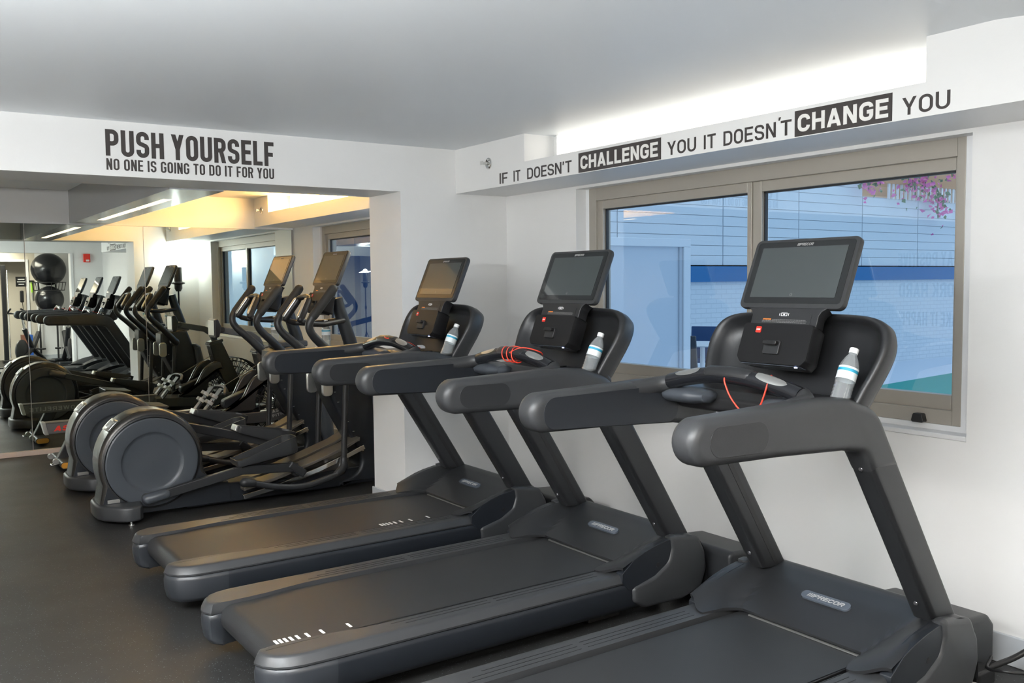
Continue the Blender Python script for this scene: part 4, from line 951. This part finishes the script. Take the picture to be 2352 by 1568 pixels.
make_rower(8.42)

# ================================================================== ROOM BEHIND THE CAMERA (seen in the mirrors)
def box_thing(name, b, m, label, cat, bevel=.004): 
    og = ((b[0] + b[1]) / 2, (b[2] + b[3]) / 2, b[4]); return tag(MB().box(*b).build(name, m, None, og, bevel=bevel), label, cat)
r = thing('fire_alarm', (3.27, -.75, 2.06), 'red fire alarm box with white strobe on the back wall, seen in the mirror', 'fire alarm'); og = (3.27, -.75, 2.06)
MB().box(3.21, 3.33, -.75, -.70, 1.97, 2.13).build('housing', M['red'], r, og, bevel=.008)
MB().box(3.25, 3.31, -.702, -.69, 1.985, 2.02).build('strobe', M['white'], r, og, bevel=.004)
# stability ball rack
r = thing('ball_rack', (2.80, -2.30, 0), 'black wire ball rack in the free weight room, seen in the mirror', 'rack'); og = (2.80, -2.30, 0)
mb = MB()
for z, rad in ((1.60, .31), (1.02, .25)):
    for k in (0, .03): mb.tube([(2.82 + (rad - k) * math.cos(2 * PI * i / 28), -2.30 + (rad - k) * math.sin(2 * PI * i / 28), z + (-.16 if k else 0)) for i in range(29)], .009, 6)
    for i in range(8):
        a = 2 * PI * i / 8; mb.tube([(2.82 + rad * math.cos(a), -2.30 + rad * math.sin(a), z), (2.82 + (rad - .03) * math.cos(a), -2.30 + (rad - .03) * math.sin(a), z - .16)], .006, 6)
mb.build('ring_shelf', M['black'], r, og)
for x, y in ((2.98, -2.57), (2.66, -2.57)): MB().tube([(x, y, .01), (x, y, 2.0)], .018, 8).build('post', M['black'], r, og)
MB().box(2.55, 3.09, -2.60, -2.12, 0, .02).build('rack_base', M['black'], r, og, bevel=.004)
for z, rad, lb in ((1.865, .325, 'big black stability ball on the upper ring of the rack'), (1.26, .265, 'smaller black stability ball on the lower ring of the rack')):
    o = MB().ball((0, 0, 0), rad, n=40, m=24).build('stability_ball', M['ball'], None, (0, 0, 0), smooth=60); o.location = (2.82, -2.30, z); tag(o, lb, 'ball', 'stability balls on the rack')
# sign, phone, tool on the back room wall
r = thing('wall_sign', (2.40, -2.65, 1.62), 'black square sign with white lines on the far wall, seen in the mirror', 'sign'); og = (2.40, -2.65, 1.62)
MB().box(2.26, 2.46, -2.65, -2.635, 1.52, 1.72).build('plate', M['black'], r, og, bevel=.002)
mb = MB()
for i, (a, b) in enumerate(((2.30, 2.42), (2.285, 2.435), (2.31, 2.41))): mb.box(a, b, -2.6352, -2.6335, 1.66 - i * .05, 1.675 - i * .05)
mb.build('white_lines', M['white'], r, og, smooth=0)
r = thing('wall_phone', (2.36, -2.65, 1.3), 'black wall phone with hanging cord on the far wall, seen in the mirror', 'phone'); og = (2.36, -2.65, 1.3)
MB().box(2.325, 2.395, -2.65, -2.60, 1.20, 1.44).build('handset', M['black'], r, og, bevel=.02, seg=3)
MB().tube(sm([(2.36, -2.62, 1.21), (2.375, -2.61, 1.05), (2.365, -2.62, .90), (2.39, -2.61, .75)], 6), .006, 6).build('phone_cord', M['black'], r, og)
r = thing('foam_roller_bar', (2.54, -2.62, 1.3), 'lime green bar hanging on the far wall, seen in the mirror', 'bar'); og = (2.54, -2.62, 1.3)
MB().tube([(2.545, -2.625, 1.62), (2.55, -2.625, 1.40)], .018, 10).build('green_sleeve', M['green'], r, og)
MB().tube([(2.55, -2.625, 1.40), (2.555, -2.625, 1.24)], .012, 10).build('shaft', M['silver'], r, og)
MB().box(2.50, 2.585, -2.65, -2.60, 1.62, 1.645).build('hook', M['black'], r, og)
for x0, m, lb in ((2.40, 'blue', 'blue board standing by the far wall, seen in the mirror'), (2.30, 'brownbox', 'brown board standing by the far wall, seen in the mirror')):
    tag(MB().box(x0, x0 + .09, -2.6, -2.3, 0, .55).build('board', M[m], None, (x0 + .045, -2.45, 0), bevel=.004), lb, 'board')
# tall pulley machine column and door frame at the left edge of the mirror
r = thing('cable_machine', (2.02, -2.4, 0), 'tall dark cable machine column at the left edge of the mirror', 'exercise machine'); og = (2.02, -2.4, 0)
MB().box(1.98, 2.06, -2.46, -2.34, 0, 1.95).build('column', M['black'], r, og, bevel=.006)
MB().tube([(2.08, -2.33, .10), (2.08, -2.33, 1.85)], .012, 8).build('guide_rod', M['chrome'], r, og)
MB().box(1.95, 2.14, -2.50, -2.28, .0, .06).build('machine_foot', M['black'], r, og, bevel=.006)
mb = MB().box(1.50, 1.56, -2.65, -2.635, 0, 2.02).box(2.44, 2.50, -2.65, -2.635, 0, 2.02).box(1.50, 2.50, -2.65, -2.635, 2.02, 2.07)
st(mb, 'trim_8', M['trim'], bevel=.003)
st(MB().box(2.985, 3.03, -.965, -.735, 0, 2.14), 'trim_9', M['trim'], bevel=.003)
def spin_bike(x, y, label, rz=-PI / 2):
    root = thing('spin_bike', (x, y, 0), label, 'exercise bike', 'spin bikes in the weight room'); root.rotation_euler = (0, 0, rz); g = M['navy']; O = (0, 0, 0)
    def b(p, q, hw): return MB().tube([p, q], hw, 10)
    MB().tube([(-.45, 0, .10), (.05, 0, .32), (.30, 0, .62)], .05, 10).build('main_tube', g, root, O)
    MB().tube([(.45, 0, .08), (.05, 0, .32), (-.22, 0, .72)], .045, 10).build('fork_tube', g, root, O)
    MB().tube([(.25, 0, .50), (.37, 0, .93)], .022, 10).build('seat_post', M['silver'], root, O)
    MB().tube([(-.18, 0, .62), (-.30, 0, 1.00)], .022, 10).build('handlebar_post', M['silver'], root, O)
    MB().ball((.42, 0, .96), .14, .085, .04).build('saddle', M['black'], root, O, smooth=60)
    MB().tube(fillet([(-.48, -.10, 1.10), (-.42, -.20, 1.02), (-.30, -.20, 1.01), (-.30, .20, 1.01), (-.42, .20, 1.02), (-.48, .10, 1.10)], .05), .017, 10, round_end=True).build('handlebar', M['black'], root, O)
    MB().lathe([(0, -.02), (.20, -.02), (.215, -.01), (.215, .01), (.20, .02), (0, .02)], 'y', (-.33, 0, .30), 36).build('flywheel', M['dark'], root, O)
    for xx in (-.5, .48): MB().tube([(xx, -.21, .045), (xx, .21, .045)], .035, 12, round_end=True).build('floor_bar', g, root, O)
    for s in (1, -1):
        cr = MB().box(-.03 if s > 0 else -.01, .12, min(.07 * s, .09 * s), max(.07 * s, .09 * s), .30, .33).build('crank', M['chrome'], root, O)
        MB().box(.07, .17, min(.10 * s, .20 * s), max(.10 * s, .20 * s), .29, .32).build('pedal', M['black'], cr, O, bevel=.004)
    MB().ball((-.13, 0, .64), .035).build('brake_knob', M['red'], root, O)
    MB().tube([(.26, 0, .56), (.31, 0, .60)], .03, 10).build('post_clamp', M['red'], root, O)
    return root
spin_bike(2.36, -1.55, 'spin bike at the left of the two in the mirror, its handlebar at the seam', -.95)
spin_bike(2.99, -1.50, 'spin bike in front of the ball rack, seen in the mirror')

# ================================================================== CABLES AND PLUGS
cable([(3.28, 1.70, .12), (3.22, 1.68, .10), (3.20, 1.60, .12), (3.29, 1.545, .10), (3.32, 1.56, .04), (3.27, 1.60, .008), (3.16, 1.66, .008), (3.08, 1.72, .01)], .006, 'black', 'looped black cable on the floor in front of the nearest treadmill', 'cable')
cable([(3.12, 1.70, .07), (3.15, 1.665, .06), (3.20, 1.61, .035), (3.20, 1.57, .010), (3.13, 1.57, .008), (3.07, 1.615, .008)], .005, 'print', 'looped grey cable beside the nearest treadmill', 'cable')
cable([(3.26, 1.70, .085), (3.36, 1.66, .11), (3.45, 1.60, .165), (3.535, 1.54, .175)], .011, 'black', 'thick black power cable running up to the baseboard at the right edge', 'cable')
cable([(3.06, 2.93, .055), (3.07, 2.915, .04), (3.07, 2.90, .02), (3.06, 2.885, .008)], .006, 'silver', 'short grey cable end hanging under the middle treadmill', 'cable')
def power_box(y, label):
    r = thing('power_box', (3.29, y, 0), label, 'power box', 'power boxes behind the treadmills'); og = (3.29, y, 0)
    MB().prism(fillet([(3.14, .045), (3.40, .045), (3.40, .205), (3.36, .245), (3.14, .262)], .03, True), 'y', y - .20, y + .20).build('housing', M['dark'], r, og, bevel=.02, seg=3)
    MB().box(3.16, 3.38, y - .16, y + .16, 0, .045).build('pedestal', M['black'], r, og)
    MB().box(3.18, 3.30, y - .26, y - .20, .02, .085).build('plug', M['black'], r, og, bevel=.012)
    return r
power_box(1.95, 'dark power box at the wall in front of the nearest treadmill')
power_box(3.02, 'dark power box at the wall in front of the middle treadmill')
power_box(4.28, 'dark power box at the wall in front of the farthest treadmill')

# ================================================================== COURTYARD BEYOND THE WINDOWS
YC = 9.8
def sky_thing(o, l, c, g=None): return tag(o, l, c, g)
st(MB().box(3.76, 30, -12, YC + .3, -.06, -.02), 'floor_courtyard', M['deck'], 'pale courtyard paving')
mb = MB().box(3.80, 28, YC, YC + .2, -.02, 1.49); st(mb, 'wall_courtyard', M['brick'], 'white painted brick courtyard wall')
st(MB().box(3.80, 28, YC - .05, YC + .2, 1.485, 1.72), 'trim_10', M['bandblue'], 'blue band along the courtyard wall')
sd = MB(); jt = MB(); xs = [3.8, 5.15, 6.85, 8.56, 10.7, 12.5, 14.22, 15.92, 17.6, 19.3, 21, 22.7, 28]
sd.box(3.8, 28, YC + .02, YC + .2, 1.72, 1.75)
for a, b in zip(xs, xs[1:]):
    for k in range(14 if a < 14 else 8):
        z = 1.735 + k * .15; sd.box(a + .012, b - .012, YC, YC + .02, z + .004, z + .146)
jt.box(3.8, 14.22, YC + .02, YC + .2, 1.72, 3.85).box(14.22, 28, YC + .02, YC + .2, 1.72, 2.95)
st(jt, 'wall_siding_backing', M['sidegap'])
st(sd, 'wall_siding', M['siding'], 'white horizontal siding above the blue band')
# white store door standing forward in the court
r = thing('store_door', (6.1, 7.0, 0), 'white framed door panel outside the left window pane', 'door'); og = (6.1, 7.0, 0)
MB().box(4.7, 7.02, 7.02, 7.05, -.02, 1.86).build('door_leaf', M['doorpaint'], r, og)
f = MB().box(4.6, 7.13, 6.98, 7.08, 1.86, 1.945).box(7.03, 7.13, 6.98, 7.08, -.02, 1.86).build('door_frame', M['siding'], r, og, bevel=.006)
MB().box(6.985, 7.025, 7.0, 7.018, -.02, 1.86).build('edge_gap', M['sidegap'], r, og)
st(MB().box(4.375, 6.4, 9.46, 9.56, -.02, 2.7), 'wall_court_shade', M['nightblue'], 'deep blue panel outside the far window, coloured as shade')  # dark colour stands in for the shaded court here
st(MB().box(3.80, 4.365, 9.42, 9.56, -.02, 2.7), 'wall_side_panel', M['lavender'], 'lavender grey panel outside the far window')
# turf and deck boards
tag(MB().add([(10.2, 6.1, -.018), (16.2, 4.5, -.018), (16.2, 8.3, -.018), (13.6, 8.0, -.018), (11.6, 7.75, -.018)], [(0, 1, 2, 3, 4)]).build('turf', M['turf'], None, (13, 7, -.02), smooth=0), 'green turf strip outside the right window pane', 'turf', None, 'stuff')
# table and chairs
r = thing('garden_table', (8.4, 8.02, 0), 'round white garden table beyond the left window pane', 'table'); og = (8.4, 8.02, 0)
MB().lathe([(.0, .70), (.36, .70), (.375, .715), (.36, .73), (0, .73)], 'z', (8.4, 8.02, 0), 36).build('table_top', M['white'], r, og)
MB().tube([(8.4, 8.02, .0), (8.4, 8.02, .70)], .03, 10).build('pedestal', M['white'], r, og)
MB().lathe([(0, 0), (.24, 0), (.24, .02), (0, .03)], 'z', (8.4, 8.02, -.02), 24).build('table_base', M['white'], r, og)
def gchair(x, y, rz, m, label):
    r = thing('garden_chair', (x, y, 0), label, 'chair', 'garden chairs'); r.rotation_euler = (0, 0, rz); O = (0, 0, 0)
    MB().box(-.22, .22, -.22, .22, .42, .45).build('seat', M[m], r, O, bevel=.01)
    MB().prism(fillet([(.20, .45), (.23, .45), (.29, .88), (.26, .88)], .01, True), 'y', -.21, .21).build('backrest', M[m], r, O, bevel=.008)
    for a in (-.19, .19):
        for b in (-.19, .19): MB().tube([(a, b, -.02), (a * .95, b * .95, .43)], .012, 8).build('leg', M['white'], r, O)
    return r
gchair(9.05, 8.62, .6, 'nightblue', 'blue garden chair behind the round table')
gchair(7.75, 7.62, 3.5, 'slate', 'grey garden chair in front of the round table')
# roof terrace and bougainvillea above the wall
st(MB().box(14.5, 28, YC + .2, YC + .6, 3.0, 4.6), 'wall_terrace', M['terra'], 'orange terrace wall above the courtyard')
r = thing('picket_railing', (16.5, YC - .04, 2.9), 'white picket railing on top of the courtyard wall', 'railing'); og = (16.5, YC - .04, 2.9)
for k in range(34): MB().box(14.9 + k * .13, 14.95 + k * .13, YC - .06, YC - .03, 2.93, 3.20).build('picket', M['white'], r, og, smooth=0)
MB().box(14.8, 19.4, YC - .07, YC - .02, 3.20, 3.23).build('top_rail', M['terra'], r, og, smooth=0)
def flowers(x, z, w_, h_, n, label):
    r = thing('bougainvillea', (x, YC - .1, z), label, 'plant', 'bougainvillea hanging over the wall'); lf, pt = MB(), MB()
    for k in range(n):
        a = random.gauss(0, .38) * w_; b = -abs(random.gauss(0, .42)) * h_ + random.gauss(0, .1) * h_ + .12 * h_; c_ = -random.uniform(.02, .25)
        m = pt if random.random() < (.68 if b < 0 else .4) else lf; s_ = random.uniform(.03, .06); p = Vector((a, c_, b))
        d1 = Vector((random.uniform(-1, 1), random.uniform(-1, 1), random.uniform(-1, 1))).normalized() * s_; d2 = d1.cross(Vector((random.uniform(-1, 1), random.uniform(-1, 1), .3))).normalized() * s_ * .8; d3 = d1.cross(d2).normalized() * s_ * .35
        m.add([p - d1, p + d2 + d3, p + d1, p - d2 + d3], [(0, 1, 2), (0, 2, 3)])
    lf.build('foliage', M['leaf'], r, (0, 0, 0), smooth=0); pt.build('blossom', M['petal'], r, (0, 0, 0), smooth=0)
    MB().tube(sm([(0, .05, .35), (.05, -.08, .1), (-.02, -.1, -.2 * h_), (.03, -.08, -.6 * h_)], 4), .012, 6).build('stem', M['leaf'], r, (0, 0, 0))
flowers(14.1, 3.24, .50, .34, 70, 'small leftmost clump of pink bougainvillea at the top of the window')
flowers(15.5, 3.32, .75, .55, 130, 'wide middle clump of pink bougainvillea at the top of the window')
flowers(16.25, 2.98, .30, .60, 80, 'narrow pink bougainvillea clump hanging below the picket railing')
flowers(17.35, 2.90, .22, .70, 45, 'pink bougainvillea clump cut by the right window edge')
flowers(16.7, 3.62, .45, .35, 50, 'pink bougainvillea clump in front of the orange terrace wall')
